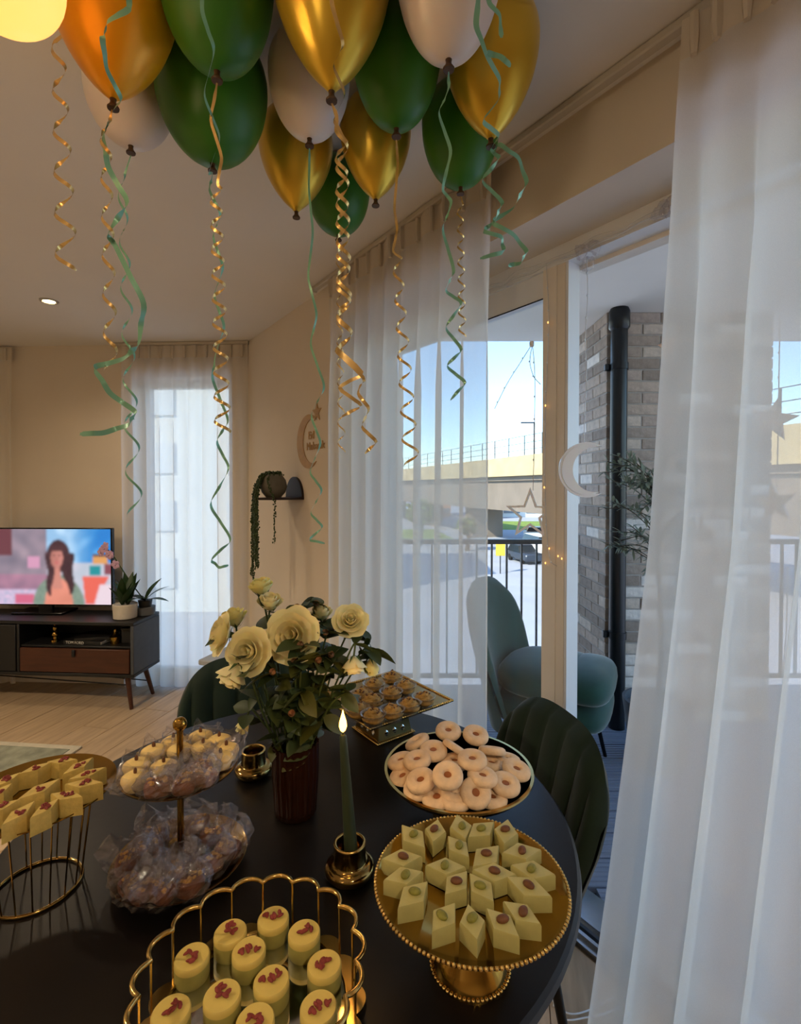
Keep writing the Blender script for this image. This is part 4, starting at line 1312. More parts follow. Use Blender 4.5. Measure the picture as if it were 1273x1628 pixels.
ribbon(b, path_px([(492, 236), (491, 300), (497, 370), (490, 440), (503, 500), (494, 548), (515, 615), (495, 660), (509, 705), (493, 750), (511, 780), (494, 815), (512, 838), (492, 858), (516, 864)], 6), y, .0055, 'ribbon_mint', 5, MINT)
b, y = B['H']
ribbon(b, [(538, 386, 0)] + helix_px(538, 400, 543, 720, 4, 6, 10), y, .004, 'ribbon_gold', 2, GOLD)
b, y = B['J']
ribbon(b, path_px([(630, 222), (632, 262), (627, 330), (631, 365), (625, 400)], 3) + helix_px(631, 410, 654, 742, 7, 13, 7.5), y, .0055, 'ribbon_gold', 3, GOLD)
b, y = B['K']
ribbon(b, path_px([(713, 114), (713, 140), (698, 180), (716, 240), (704, 300), (717, 322), (704, 365), (721, 430), (709, 462), (733, 482), (709, 521), (733, 556), (711, 582), (739, 609), (716, 636)], 6), y, .006, 'ribbon_mint', 5, MINT)
b, y = B['M']
ribbon(b, [(732, 312, 0)] + helix_px(731, 325, 735, 536, 5, 6, 8), y, .0045, 'ribbon_gold', 2, GOLD)
b, y = B['L']
ribbon(b, path_px([(779, 237), (793, 252), (767, 287), (798, 322), (787, 350), (769, 367), (797, 377), (800, 400), (763, 411)], 6), y, .0085, 'ribbon_mint', 6, MINT)
ribbon(b, path_px([(781, 236), (795, 230), (824, 251), (837, 291), (816, 330), (783, 353), (816, 373), (837, 400), (828, 418), (808, 422)], 8), y, .009, 'ribbon_mint', 6, MINT)
ribbon(b, path_px([(762, -25, -245), (757, 40, -240), (773, 86, -225), (794, 126, -180), (793, 157, -150), (768, 192, -110), (793, 216, -50), (781, 235, 0)], 3), y, .0085, 'ribbon_mint', 6, MINT)
ribbon(b, path_px([(773, 84, -225), (795, 90, -220), (812, 104, -215)], 4), y, .0085, 'ribbon_mint', 6, MINT)
ribbon(b, path_px([(773, -25, -245), (778, 5, -240), (794, 24, -235), (797, 60, -230)], 3), y, .007, 'ribbon_mint', 6, MINT)

# ================================================================== TABLEWARE
def beads(n, rad, z, r, mb=None):
    mb = mb or MB()
    for i in range(n):
        a = math.tau * i / n
        mb.sell((rad * math.cos(a), rad * math.sin(a), z), (r, r, r), 1, 1, 8, 6)
    return mb
def pedestal(name, label, c, z_plate, rad, foot, bead=True, matn='gold'):
    h = z_plate - TZ
    o = thing(name, label, 'cake stand', (c.x, c.y, TZ), group='gold cake stands')
    MB().lathe([(0.0001, h - .006), (rad * .55, h - .006), (rad * .94, h - .001), (rad, h + .010), (rad, h + .013), (rad * .985, h + .012), (rad * .93, h + .003), (rad * .55, h), (0.0001, h)], 72).build('plate', matn, o, 50)
    if bead: beads(136, rad + .001, h + .011, .0028).build('bead_rim', 'gold_pale', o, 180)
    else: MB().lathe([(rad - .003, h + .012), (rad + .003, h + .012), (rad + .003, h + .016), (rad - .003, h + .016), (rad - .003, h + .012)], 72).build('rim', 'gold_pale', o)
    MB().lathe([(foot, 0), (foot, .008), (foot * .86, .022), (foot * .55, .045), (foot * .36, h * .55), (foot * .34, h * .72), (foot * .5, h - .016), (foot * .95, h - .005)], 56).build('pedestal', matn, o, 50)
    if bead: beads(58, foot + .001, .006, .0028).build('foot_beads', 'gold_pale', o, 180)
    return o
# --- diamond sweets on the beaded pedestal plate
ZD = TZ + 0.118
dc = at_z(747, 1409, ZD)
pedestal('cake_stand', 'gold pedestal cake stand with beaded rim holding green diamond sweets', dc, ZD, 0.137, 0.056)
def c6(x, y): return (560 + x / 3.35, 1270 + y / 3.35)
rows = [
 ('farthest row', [((262, 135), (388, 262)), ((456, 105), (428, 232)), ((556, 80), (602, 215)), ((756, 120), (614, 205)), ((828, 105), (808, 242))]),
 ('second row', [((155, 318), (372, 305)), ((508, 195), (622, 312)), ((782, 245), (640, 362)), ((795, 285), (1008, 268))]),
 ('third row', [((165, 430), (378, 385)), ((388, 352), (606, 362)), ((638, 375), (876, 402)), ((842, 350), (1082, 402))]),
 ('fourth row', [((402, 436), (240, 582)), ((612, 382), (492, 512)), ((624, 392), (754, 550)), ((818, 412), (1064, 520))]),
 ('nearest row', [((548, 550), (424, 708)), ((616, 558), (664, 752)), ((733, 598), (866, 715)), ((802, 542), (1006, 668))]),
]
HS = 0.024
def rhombus(L, W, H, top=0.9):
    b = [(-L / 2, 0), (0, -W / 2), (L / 2, 0), (0, W / 2)]
    mb = MB(); c = 0.0025
    vs_ = [(x, y, 0) for x, y in b] + [(x * 1.0, y * 1.0, H - c) for x, y in b] + [(x * top, y * top, H) for x, y in b]
    fs = [(3, 2, 1, 0)] + [(i, (i + 1) % 4, 4 + (i + 1) % 4, 4 + i) for i in range(4)] + [(4 + i, 4 + (i + 1) % 4, 8 + (i + 1) % 4, 8 + i) for i in range(4)] + [(8, 9, 10, 11)]
    return mb.add(vs_, fs)
sweet_me = rhombus(1.0, 0.60, HS, 0.94)
nut_me = {m: MB().sell((0, 0, 0), (.0088, .0060, .0046), 1, 1, 12, 8).mesh('nut', m, 60) for m in ('nut_brown', 'nut_green')}
sw = {}
for rn, items in rows:
    mids = sorted(range(len(items)), key=lambda i: items[i][0][0] + items[i][1][0])
    for i, (a, b_) in enumerate(items):
        z1 = ZD + HS + .001
        pa, pb = at_z(*c6(*a), z1), at_z(*c6(*b_), z1)
        d = pb - pa; L = min(max(d.length, .056), .070)
        key = round(L, 3)
        if key not in sw: sw[key] = rhombus(L, L * .60, HS, .94).mesh('sweet', 'sweet_green', 30)
        mid = (pa + pb) / 2
        nm = rng.choice(('nut_brown', 'nut_brown', 'nut_green'))
        o = thing('diamond_sweet', 'green diamond sweet, %s from left in the %s on the beaded stand' % (ORD[mids.index(i)], rn), 'sweet', (mid.x, mid.y, ZD + .001), math.atan2(d.y, d.x), 'diamond sweets on the beaded stand')
        link('sweet_body', sw[key], o)
        n_ = link('nut', nut_me[nm], o); n_.location = (rng.uniform(-.003, .003), rng.uniform(-.002, .002), HS + .0025); n_.rotation_euler = (0, 0, rng.random() * 3)
# --- ring cookies
ZC = TZ + 0.085
cc = at_z(728, 1223, ZC + .01)
pedestal('cake_stand', 'gold rimmed plate on a stand heaped with sugared ring cookies', cc, ZC, 0.155, 0.055, bead=False, matn='brass_dark')
def cookie_mesh():
    prof = [(0.0001, .002), (.009, .002), (.0095, .010), (.011, .0155), (.016, .0178), (.024, .0172), (.030, .0145), (.0325, .010), (.0325, .005), (.030, .0015), (.0001, 0)]
    prof = [(.0070, .0085), (.0082, .0125), (.0110, .0148), (.0160, .0156), (.0240, .0150), (.0280, .0125), (.0296, .0085), (.0296, .004), (.0275, .0008), (.0001, 0)]
    return MB().lathe(prof[::-1] , 28).mesh('biscuit', 'cookie', 60)
ckm = cookie_mesh()
jam = MB().lathe([(.0078, .0078), (.0074, .0095), (.0001, .0100)], 16).mesh('jam', 'jam', 60)
def c5(x, y): return (560 + x / 3.1825, 1030 + y / 3.1825)
# (crop x, crop y, lift, tilt towards (dx, dy), tilt degrees, label)
cks = [
 (485, 408, .050, (0, -1), 14, 'farthest cookie, top of the heap'), (622, 428, .046, (.3, -1), 16, 'far right cookie beside the farthest one'),
 (335, 465, .030, (-1, .3), 28, 'far left cookie leaning on its side'), (410, 507, .050, (-.2, -1), 12, 'cookie left of centre in the far half'),
 (512, 497, .052, (.8, .5), 38, 'steeply tilted cookie in the far half'), (706, 512, .040, (.2, .8), 22, 'cookie tilting away near the right rim'),
 (330, 555, .044, (-.3, -.2), 10, 'flat cookie at the left, dusted white'), (606, 552, .066, (0, -1), 8, 'cookie lying highest in the middle of the heap'),
 (482, 628, .062, (-.1, -1), 24, 'large cookie just left of the middle, facing forward'), (655, 637, .048, (.3, -.2), 10, 'cookie right of the middle, jam half hidden'),
 (826, 602, .034, (.6, -.5), 16, 'cookie at the right end of the heap'), (350, 655, .036, (-.5, -.6), 20, 'white dusted cookie at the left, below the flat one'),
 (786, 682, .030, (.4, -.9), 16, 'cookie in the right front quarter'), (240, 640, .014, (-.8, -.4), 22, 'cookie at the left rim'),
 (640, 748, .034, (.1, -1), 40, 'cookie standing up at the front, jam facing forward'), (300, 712, .020, (-.5, -.6), 26, 'cookie sliding to the left front rim'),
 (412, 765, .016, (-.3, -.8), 18, 'cookie low at the left front'), (520, 790, .016, (0, -.6), 6, 'cookie low at the front centre'),
 (748, 785, .014, (.4, -.6), 8, 'small visible cookie low at the right front'), (700, 575, .022, (.5, 0), 8, 'cookie under the right rim pair'),
 (520, 565, .034, (0, 0), 0, 'cookie buried in the centre'), (250, 560, .026, (-.7, 0), 14, 'cookie at the far left of the heap'),
 (520, 720, .022, (0, -.4), 6, 'cookie buried below the large forward one'), (780, 555, .018, (.4, .5), 10, 'cookie behind the right end one'),
]
for x, y, lift, td, tilt, lab in cks:
    p = at_z(*c5(x, y), ZC + lift + .008)
    d_ = V((p.x - cc.x, p.y - cc.y, 0))
    if d_.length > .122: p = cc + d_.normalized() * .122
    o = thing('ring_cookie', 'sugared jam ' + lab, 'cookie', (p.x, p.y, ZC + lift - .004), 0, 'ring cookies on the plate')
    t = V((td[0], td[1], 0))
    if t.length > 0 and tilt:
        axd = V((0, 0, 1)).cross(t.normalized())
        o.rotation_mode = 'QUATERNION'
        from mathutils import Quaternion
        o.rotation_quaternion = Quaternion(axd, R(tilt))
    link('biscuit', ckm, o); link('jam_centre', jam, o)
# --- square tray of pastry cups
ZQ = TZ + 0.10
q0, q1 = at_z(588, 1160, ZQ), at_z(719, 1114, ZQ)
e1 = (q1 - q0); SQ = e1.length; e1.normalize(); e2 = V((-e1.y, e1.x, 0))
qc = q0 + (e1 + e2) * SQ / 2
qa = math.atan2(e1.y, e1.x)
tr = thing('square_stand', 'square gold tray on a mirrored base holding pastry cups', 'cake stand', (qc.x, qc.y, TZ), qa)
h = ZQ - TZ
def frustum(w0, z0, w1, z1):
    a, b = w0 / 2, w1 / 2
    return [(-a, -a, z0), (a, -a, z0), (a, a, z0), (-a, a, z0), (-b, -b, z1), (b, -b, z1), (b, b, z1), (-b, b, z1)], [(3, 2, 1, 0), (4, 5, 6, 7), (0, 1, 5, 4), (1, 2, 6, 5), (2, 3, 7, 6), (3, 0, 4, 7)]
MB().add(*frustum(SQ * .93, h - .010, SQ, h)).build('tray', 'brass_dark', tr, 0)
def sq_beads(w, z, n, r):
    mb = MB()
    for s_ in range(4):
        T = Matrix.Rotation(math.pi / 2 * s_, 4, 'Z')
        for i in range(n): mb.sell((-w / 2 + w * i / n, -w / 2, z), (r, r, r), 1, 1, 7, 5, T)
    return mb
sq_beads(SQ, h + .001, 38, .004).build('bead_rim', 'gold_pale', tr, 180)
MB().add(*frustum(.115, .008, .088, h - .010)).build('base', 'brass_dark', tr, 0)
MB().rbox((0, 0, .004), (.125, .125, .008), .002).build('foot', 'gold', tr)
sq_beads(.126, .006, 20, .0032).build('foot_beads', 'gold_pale', tr, 180)
facet = MB().sell((0, 0, 0), (.011, .004, .011), 1.6, 1.6, 8, 6).mesh('mirror_facet', 'mirror_plate', 0)
for s_ in range(4):
    for r_ in range(3):
        for c_ in range(3):
            f_ = link('mirror_facet', facet, tr)
            T = Matrix.Rotation(math.pi / 2 * s_, 4, 'Z') @ TR(((c_ - 1) * .028, -.0535 + .0042 * r_, .024 + .026 * r_), rx=R(-9))
            f_.matrix_local = T
cup_me = MB().lathe([(.0001, .001), (.022, .001), (.0275, .026), (.0305, .027), (.0305, .0285), (.0265, .0275), (.021, .003), (.0001, .003)], 28).mesh('cup', 'clear_cup', 60)
def swirl(seed):
    rr = random.Random(seed); mb = MB()
    for k in range(4):
        pts = [((.021 - .0042 * k) * math.cos(a + k), (.021 - .0042 * k) * math.sin(a + k), .017 + .0045 * k + .0015 * math.sin(3 * a)) for a in [math.tau * i / 18 for i in range(18)]]
        mb.tube(pts, .0058, 7, True)
    mb.sell((0, 0, .014), (.021, .021, .012), 1, 1, 16, 8)
    for k in range(9): mb.sell((rr.gauss(0, .007), rr.gauss(0, .007), .034 + rr.uniform(0, .003)), (.003, .002, .002), 1, 1, 6, 4, None, 1)
    return mb.mesh('pastry', ['baklava', 'nut_brown'], 60)
swm = [swirl(i) for i in range(3)]
def c2(x, y): return (270 + x / 2.829, 890 + y / 2.829)
cups = [((1000, 512), 'top corner cup of the square tray'), ((918, 545), 'second cup along the far left edge of the square tray'), ((1058, 552), 'second cup along the far right edge of the square tray'),
        ((995, 580), 'cup in the middle of the square tray'), ((908, 612), 'left cup of the middle row on the square tray'), ((1142, 603), 'cup nearest the right corner of the square tray'),
        ((1075, 632), 'cup beside the right corner one on the square tray'), ((1000, 660), 'second cup along the near edge of the square tray'), ((915, 680), 'cup at the near corner of the square tray'),
        ((860, 590), 'cup half hidden by leaves on the square tray'), ((845, 655), 'cup at the left corner behind a leaf on the square tray')]
for k, ((x, y), lab) in enumerate(cups):
    p = at_z(*c2(x, y), ZQ + .036)
    o = thing('pastry_cup', 'clear pastry ' + lab, 'pastry', (p.x, p.y, ZQ + .0005), k * .7, 'pastry cups on the square tray')
    link('pastry', swm[k % 3], o).scale = (1.1, 1.1, 1.1); link('cup', cup_me, o).scale = (1.1, 1.1, 1.1)
# --- scalloped wire tray with round cakes
sc_c = V((-0.193, 0.648, 0)); NS, SR = 18, 0.134
so = thing('scalloped_tray', 'gold scalloped wire tray with mirror base at the table front', 'tray', (sc_c.x, sc_c.y, TZ))
def scal(r, bulge, z, n=NS, per=9):
    pts = []
    for i in range(n):
        for k in range(per):
            a = math.tau * (i + k / per) / n
            pts.append(((r + bulge * math.sin(math.pi * k / per) ** .8) * math.cos(a), (r + bulge * math.sin(math.pi * k / per) ** .8) * math.sin(a), z))
    return pts
MB().tube(scal(SR, .012, .080), .0033, 8, True).build('scalloped_rim', 'gold_pale', so, 180)
MB().prism([(x, y) for x, y, z in scal(SR, .014, 0)], .004, .008).build('base_plate', 'gold_pale', so, 30)
MB().lathe([(.0001, .0083), (SR * .90, .0083), (SR * .90, .0098), (.0001, .0098)], 72).build('mirror', 'mirror_plate', so, 30)
MB().lathe([(SR * .905, .0085), (SR * .915, .0085), (SR * .915, .016), (SR * .905, .016), (SR * .905, .0085)], 72).build('mirror_edge', 'gold_pale', so, 30)
for i in range(NS):
    a = math.tau * i / NS
    MB().tube([(SR * math.cos(a), SR * math.sin(a), .006), (SR * math.cos(a), SR * math.sin(a), .079)], .0016, 6).build('upright', 'gold_pale', so)
for i in range(3):
    a = math.tau * i / 3
    MB().lathe([(.008, 0), (.008, .004)], 12, TR((SR * .8 * math.cos(a), SR * .8 * math.sin(a), 0))).build('foot', 'gold_pale', so)
def c7(x, y): return (150 + x / 2.7085, 1370 + y / 2.7085)
cake_me = MB().lathe([(.0001, 0), (.0225, 0), (.0235, .003), (.0235, .021)], 36).mesh('cake_side', 'cake_green', 40)
ctop_me = MB().lathe([(.0001, .0205), (.0236, .021), (.0236, .0275), (.022, .0296), (.0001, .0300)], 36).mesh('cake_top', 'cake_top', 40)
gar = []
for k in range(3):
    rr = random.Random(k + 40); mb = MB()
    for j in range(7):
        T = TR((rr.gauss(0, .005), rr.gauss(0, .005), 0.0318 + rr.uniform(0, .002)), rz=rr.random() * 6, rx=rr.uniform(-.5, .5))
        mb.sell((0, 0, 0), (.0058, .0032, .0022), 1.2, 1, 8, 5, T)
    gar.append(mb.mesh('dried_petals', 'petal_dry', 40))
ZK = TZ + .0098
cakes = [((770, 240), 'top middle cake, farthest on the scalloped tray'), ((585, 298), 'far left cake beside the farthest one on the scalloped tray'), ((903, 300), 'far right cake with a dark leaf on the scalloped tray'),
         ((665, 378), 'cake just in front of the two farthest on the scalloped tray'), ((420, 405), 'left cake standing at the scalloped tray edge'), ((990, 437), 'right cake close to the scalloped rim'),
         ((762, 507), 'cake in the very middle of the scalloped tray'), ((550, 572), 'cake left of the middle one on the scalloped tray'), ((330, 640), 'leftmost cake, cut by the photo bottom'),
         ((965, 622), 'rightmost cake at the photo bottom'), ((692, 680), 'bottom centre cake cut by the photo edge')]
for k, ((x, y), lab) in enumerate(cakes):
    p = at_z(*c7(x, y), ZK + .0300)
    o = thing('round_cake', 'round petal-topped ' + lab, 'cake', (p.x, p.y, ZK), k * 1.1, 'round cakes on the scalloped tray')
    link('cake_side', cake_me, o); link('cake_top', ctop_me, o); link('dried_petals', gar[k % 3], o)
# --- left plate on a wire stand, diamond pastries
ZL = TZ + 0.166
lcn = at_z(58, 1262, ZL)
lp_ = thing('wire_stand', 'gold plate on a tapered wire stand at the left table edge', 'cake stand', (lcn.x, lcn.y, TZ))
h = ZL - TZ
PRL = .122
MB().lathe([(.0001, h - .004), (PRL * .9, h - .004), (PRL, h + .004), (PRL, h + .006), (PRL * .9, h), (.0001, h)], 64).build('plate', 'gold', lp_, 50)
MB().tube([(.066 * math.cos(math.tau * i / 48), .066 * math.sin(math.tau * i / 48), .003) for i in range(48)], .003, 8, True).build('base_ring', 'brass_dark', lp_, 180)
MB().tube([(.085 * math.cos(math.tau * i / 48), .085 * math.sin(math.tau * i / 48), h - .006) for i in range(48)], .0025, 8, True).build('top_ring', 'brass_dark', lp_, 180)
for i in range(18):
    a = math.tau * i / 18
    MB().tube([(.066 * math.cos(a), .066 * math.sin(a), .003), (.085 * math.cos(a), .085 * math.sin(a), h - .006)], .0013, 5).build('wire', 'brass_dark', lp_)
def c3(x, y): return (x / 3.1825, 1120 + y / 3.1825)
dps = [((478, 265), (310, 360), 'farthest right diamond pastry on the wire stand plate'), ((250, 290), (380, 280), 'far diamond pastry turned sideways on the wire stand plate'), ((118, 345), (240, 300), 'far left diamond pastry on the wire stand plate'),
       ((545, 315), (338, 385), 'long diamond pastry by the right rim of the wire stand plate'), ((320, 405), (528, 395), 'diamond pastry just below the long one on the wire stand plate'), ((75, 490), (312, 372), 'long middle diamond pastry on the wire stand plate'),
       ((250, 452), (424, 470), 'squat diamond pastry near the right rim of the wire stand plate'), ((150, 580), (300, 475), 'diamond pastry at the near rim of the wire stand plate'), ((0, 620), (182, 485), 'big diamond pastry at the near left of the wire stand plate'),
       ((-60, 545), (65, 495), 'left diamond pastry in the near row of the wire stand plate'), ((-40, 420), (95, 350), 'left diamond pastry in the far row of the wire stand plate'), ((-70, 480), (45, 410), 'leftmost diamond pastry cut by the photo edge')]
HP = .030
for k, (a, b_, lab) in enumerate(dps):
    z1 = ZL + HP
    pa, pb = at_z(*c3(*a), z1), at_z(*c3(*b_), z1)
    d = pb - pa; L = min(max(d.length, .055), .075); mid = (pa + pb) / 2
    key = ('p', round(L, 3))
    if key not in sw: sw[key] = rhombus(L * .94, L * .42, HP, .95).mesh('pastry', 'sweet_yellow', 30)
    o = thing('diamond_pastry', 'yellow ' + lab, 'pastry', (mid.x, mid.y, ZL + .001), math.atan2(d.y, d.x), 'diamond pastries on the wire stand')
    link('pastry_body', sw[key], o)
    g_ = link('dried_petals', gar[k % 3], o); g_.location = (0, 0, -.0013); g_.scale = (.75, .75, 1)
# --- two-tier stand with wrapped pastries
tc_ = V((-0.403, 0.912, 0))
ts = thing('tiered_stand', 'two-tier gold stand with ball finial stacked with wrapped pastries', 'cake stand', (tc_.x, tc_.y, TZ))
ZT0, ZT1 = .020, .186
def disc(r, z): return MB().lathe([(.0001, z - .004), (r * .92, z - .004), (r, z + .003), (r + .001, z + .006), (r - .002, z + .006), (r * .92, z), (.0001, z)], 64)
disc(.116, ZT0).build('lower_plate', 'brass_dark', ts, 50)
disc(.101, ZT1).build('upper_plate', 'brass_dark', ts, 50)
MB().tube([(0, 0, ZT0), (0, 0, .262)], .0058, 14).build('post', 'gold', ts)
MB().sell((0, 0, .268), (.0125, .0125, .0125), 1, 1, 20, 12).build('ball_finial', 'gold', ts, 180)
MB().lathe([(.0001, 0), (.05, 0), (.05, .006), (.02, .014), (.0001, .016)], 32).build('foot', 'brass_dark', ts)
def wrapper_mesh(seed, r, hgt, top=.72):
    """crumpled clear film round a pastry: a pinched bag with pointed corners"""
    mb = MB()
    rr = random.Random(int(seed * 10) + 3)
    NU, NV = 22, 7
    jit = [[(rr.uniform(-1, 1), rr.uniform(-1, 1)) for _ in range(NU)] for _ in range(NV + 1)]
    corner_at = [rr.random() * math.tau for _ in range(3)]
    def f(u, v):
        i, j = int(round(u * NU)) % NU, int(round(v * NV))
        a = math.tau * u + .10 * jit[j][i][1]
        cor = sum(max(0.0, math.cos(a - c)) ** 14 for c in corner_at)
        rad = r * (0.92 + .26 * math.sin(math.pi * min(1, v * 1.05))) * (1 + .55 * cor * (0.25 + v)) * (1 - .45 * max(0, v - top) / max(.01, 1 - top))
        rad *= 1 + .13 * jit[j][i][0]
        z = hgt * (v ** .85) * (1 + .35 * cor * v)
        return (rad * math.cos(a), rad * math.sin(a), max(.0005, z + .16 * hgt * jit[j][i][1] * v))
    mb.grid(f, NU, NV, wrap=True)
    return mb.mesh('wrapper', 'cellophane', 0)
wraps = [wrapper_mesh(i * 3.7 + 1, .0265, .044) for i in range(6)]
wraps_open = [wrapper_mesh(i * 5.3 + 2, .0255, .030, 1.0) for i in range(5)]
tart_me = MB().lathe([(.0001, .001), (.017, .001), (.023, .016), (.022, .021), (.015, .0255), (.0001, .027)], 26, mod=lambda a: 1 + .025 * math.sin(a * 13)).mesh('tart', 'tart', 50)
pine = MB().sell((0, 0, .030), (.0035, .003, .006), 1, 1, 8, 6).mesh('nut', 'nut_brown', 60)
rollb = MB()
rollb.sell((0, 0, .012), (.023, .018, .012), .55, .55, 20, 10)
_rr = random.Random(77)
for _k in range(16): rollb.sell((_rr.uniform(-.016, .016), _rr.uniform(-.011, .011), .0245 + _rr.uniform(-.001, .001)), (.0042, .0028, .0022), 1, 1, 6, 4, TR((0, 0, 0)), 1)
roll_me = rollb.mesh('pastry', ['pastry_brown', 'pastry_gold'], 50)
def c8(x, y): return (150 + x / 5.092, 1120 + y / 5.092)
up = [((880, 205), 'back', 0), ((1045, 245), 'back right', 0), ((640, 270), 'behind the finial', 0), ((1085, 330), 'right', 0), ((880, 315), 'right of the post', 0), ((480, 345), 'far left', 0),
      ((690, 335), 'right at the post', 0), ((340, 455), 'left', 0), ((1020, 395), 'right front', 0), ((330, 560), 'left front', 0), ((450, 690), 'front left in gold net', 1), ((745, 640), 'front centre', 1), ((950, 580), 'front right', 1), ((850, 470), 'middle', 1), ((560, 470), 'left of the post', 0)]
for k, ((x, y), lab, kind) in enumerate(up):
    zt = TZ + ZT1 + .027
    p = at_z(*c8(x, y), zt); d = V((p.x - tc_.x, p.y - tc_.y, 0))
    if d.length > .080: d = d.normalized() * .080
    if d.length < .026: d = (d.normalized() if d.length > 1e-4 else V((1, 0, 0))) * .03
    o = thing('wrapped_tart' if not kind else 'wrapped_pastry', 'cellophane wrapped pastry on the upper tier, ' + lab, 'pastry', (tc_.x + d.x, tc_.y + d.y, TZ + ZT1 + .0015), k * 1.3, 'wrapped pastries on the upper tier')
    if not kind: link('tart', tart_me, o); link('nut', pine, o)
    else: link('pastry', roll_me, o)
    w_ = link('wrapper', wraps[k % 6] if kind else wraps_open[k % 5], o); w_.scale = (.95, .95, .9)
def c9(x, y): return (150 + x / 5.092, 1280 + y / 5.092)
lo = [((480, 230), 'back left'), ((850, 130), 'back centre'), ((950, 230), 'back right'), ((260, 440), 'left'), ((450, 330), 'inner left'), ((640, 520), 'inner front'), ((930, 450), 'right'), ((200, 700), 'near left corner'), ((400, 680), 'front left'), ((520, 740), 'front'), ((790, 660), 'front right'), ((1080, 330), 'far right edge')]
for k, ((x, y), lab) in enumerate(lo):
    zt = TZ + ZT0 + .02
    p = at_z(*c9(x, y), zt); d = V((p.x - tc_.x, p.y - tc_.y, 0))
    if d.length > .094: d = d.normalized() * .094
    o = thing('wrapped_pastry', 'cellophane wrapped brown pastry on the lower tier, ' + lab, 'pastry', (tc_.x + d.x, tc_.y + d.y, TZ + ZT0 + .0015), k * 1.7, 'wrapped pastries on the lower tier')
    link('pastry', roll_me, o)
    w_ = link('wrapper', wraps[(k + 2) % 6], o); w_.scale = (1.12, 1.12, 1.15)
# --- candle holders
def holder(label, p):
    o = thing('candle_holder', label, 'candle holder', p, group='gold candle holders')
    MB().lathe([(.0001, 0), (.030, 0), (.038, .004), (.0435, .011), (.0450, .018), (.0425, .024), (.036, .0265), (.030, .0275), (.0285, .030), (.0285, .058), (.0290, .061), (.0235, .061), (.0225, .058), (.0215, .034), (.0001, .032)], 44).build('cup', 'brass_dark', o, 50)
    MB().tube([(.0262 * math.cos(math.tau * i / 40), .0262 * math.sin(math.tau * i / 40), .0605) for i in range(40)], .0030, 8, True).build('rim', 'gold_pale', o, 180)
    return o
hp = at_z(556, 1393, TZ)
holder('gold candle holder carrying the lit green candle', hp)
cb, ct = V((hp.x + .003, hp.y, TZ + .034)), at_y(545, 1168, hp.y)
cn = thing('candle', 'tall dark green taper candle, lit and leaning', 'candle', cb)
dv = ct - cb
MB().tube([dv * t for t in (0, .1, .5, .9, .985, 1)], [.0122, .0120, .0098, .0072, .0066, .004], 18).build('wax', 'candle_green', cn)
MB().tube([dv, dv + V((.0005, 0, .008))], .0009, 6).build('wick', 'wick', cn)
fl_T = Matrix.Translation(dv + V((0, 0, .004)))
MB().lathe([(.0001, 0), (.0046, .004), (.0070, .011), (.0064, .019), (.0038, .028), (.0014, .036), (.0001, .041)], 16, fl_T).build('flame', 'flame', cn, 180)
ld = bpy.data.lights.new('candle_light', 'POINT'); ld.energy = 0.22; ld.color = (1, .55, .2); ld.shadow_soft_size = .008
l = bpy.data.objects.new('candle_light', ld); col.objects.link(l); l.parent = cn; l.location = dv + V((0, 0, .05))
hp2 = at_z(403, 1232, TZ)
holder('gold candle holder beneath the drooping rosebud beside the vase', hp2)

# ================================================================== VASE AND ROSES
vc = at_z(470, 1292, TZ)
vz = thing('vase', 'dark amber ribbed glass vase holding the roses', 'vase', (vc.x, vc.y, TZ))
VH = at_y(470, 1180, vc.y).z - TZ
prof = [(.0001, .0), (.038, 0), (.0425, .004), (.044, .02), (.0485, VH * .6), (.0490, VH), (.0455, VH), (.0445, VH * .6), (.040, .012), (.0001, .010)]
MB().lathe(prof, 96, mod=lambda a: 1 + .030 * math.cos(a * 22)).build('body', 'vase_amber', vz, 50)
MB().lathe([(.0001, VH * .62), (.043, VH * .62), (.0405, .014), (.0001, .012)], 40).build('water', 'pot_dark', vz, 50)
VT = V((vc.x, vc.y, TZ + VH))
def petal(phi, w, r0, hh, curl, flare):
    def f(u, v):
        a = u * 2 - 1
        ve = v * (1 - .16 * abs(a) ** 3)
        rad = r0 * (math.sin(math.pi / 2 * min(1, ve * 1.15)) ** .8) * (1 + flare * ve ** 3)
        z = hh * ve - curl * max(0, ve - .72) ** 2 * 6
        ang = phi + a * w * (0.45 + .55 * math.sin(math.pi * min(.75, v * .75 + .1)))
        wob = noise.noise(V((phi * 3 + a * 2, v * 2, hh * 60))) * .06
        return (rad * (1 + wob) * math.cos(ang), rad * (1 + wob) * math.sin(ang), z * (1 + wob))
    return MB().grid(f, 6, 6)
leaf_ms = [leaf_mesh('leaf', .056, .034, 'leaf_rose', .25, .25), leaf_mesh('leaf', .048, .029, 'leaf_rose', .35, .1), leaf_mesh('leaf', .058, .038, 'leaf_rose_warm', .2, .35)]
def add_leaves(o, path, n, seed, lo_=.25, hi=.95, smin=.7, smax=1.25):
    rr = random.Random(seed)
    base = V(o.location)
    for k in range(n):
        t = lo_ + (hi - lo_) * (k + rr.random()) / n
        p = path[min(len(path) - 1, int(t * (len(path) - 1)))]
        b_ = link('leaf', rr.choice(leaf_ms + leaf_ms[:2]), o)
        a = rr.random() * math.tau
        d = V((math.cos(a), math.sin(a), rr.uniform(-.5, .6))).normalized()
        q = d.to_track_quat('Y', 'Z')
        s_ = rr.uniform(smin, smax)
        b_.matrix_local = Matrix.Translation(p) @ q.to_matrix().to_4x4() @ Matrix.Rotation(rr.uniform(-.8, .8), 4, 'Y') @ Matrix.Scale(s_, 4)
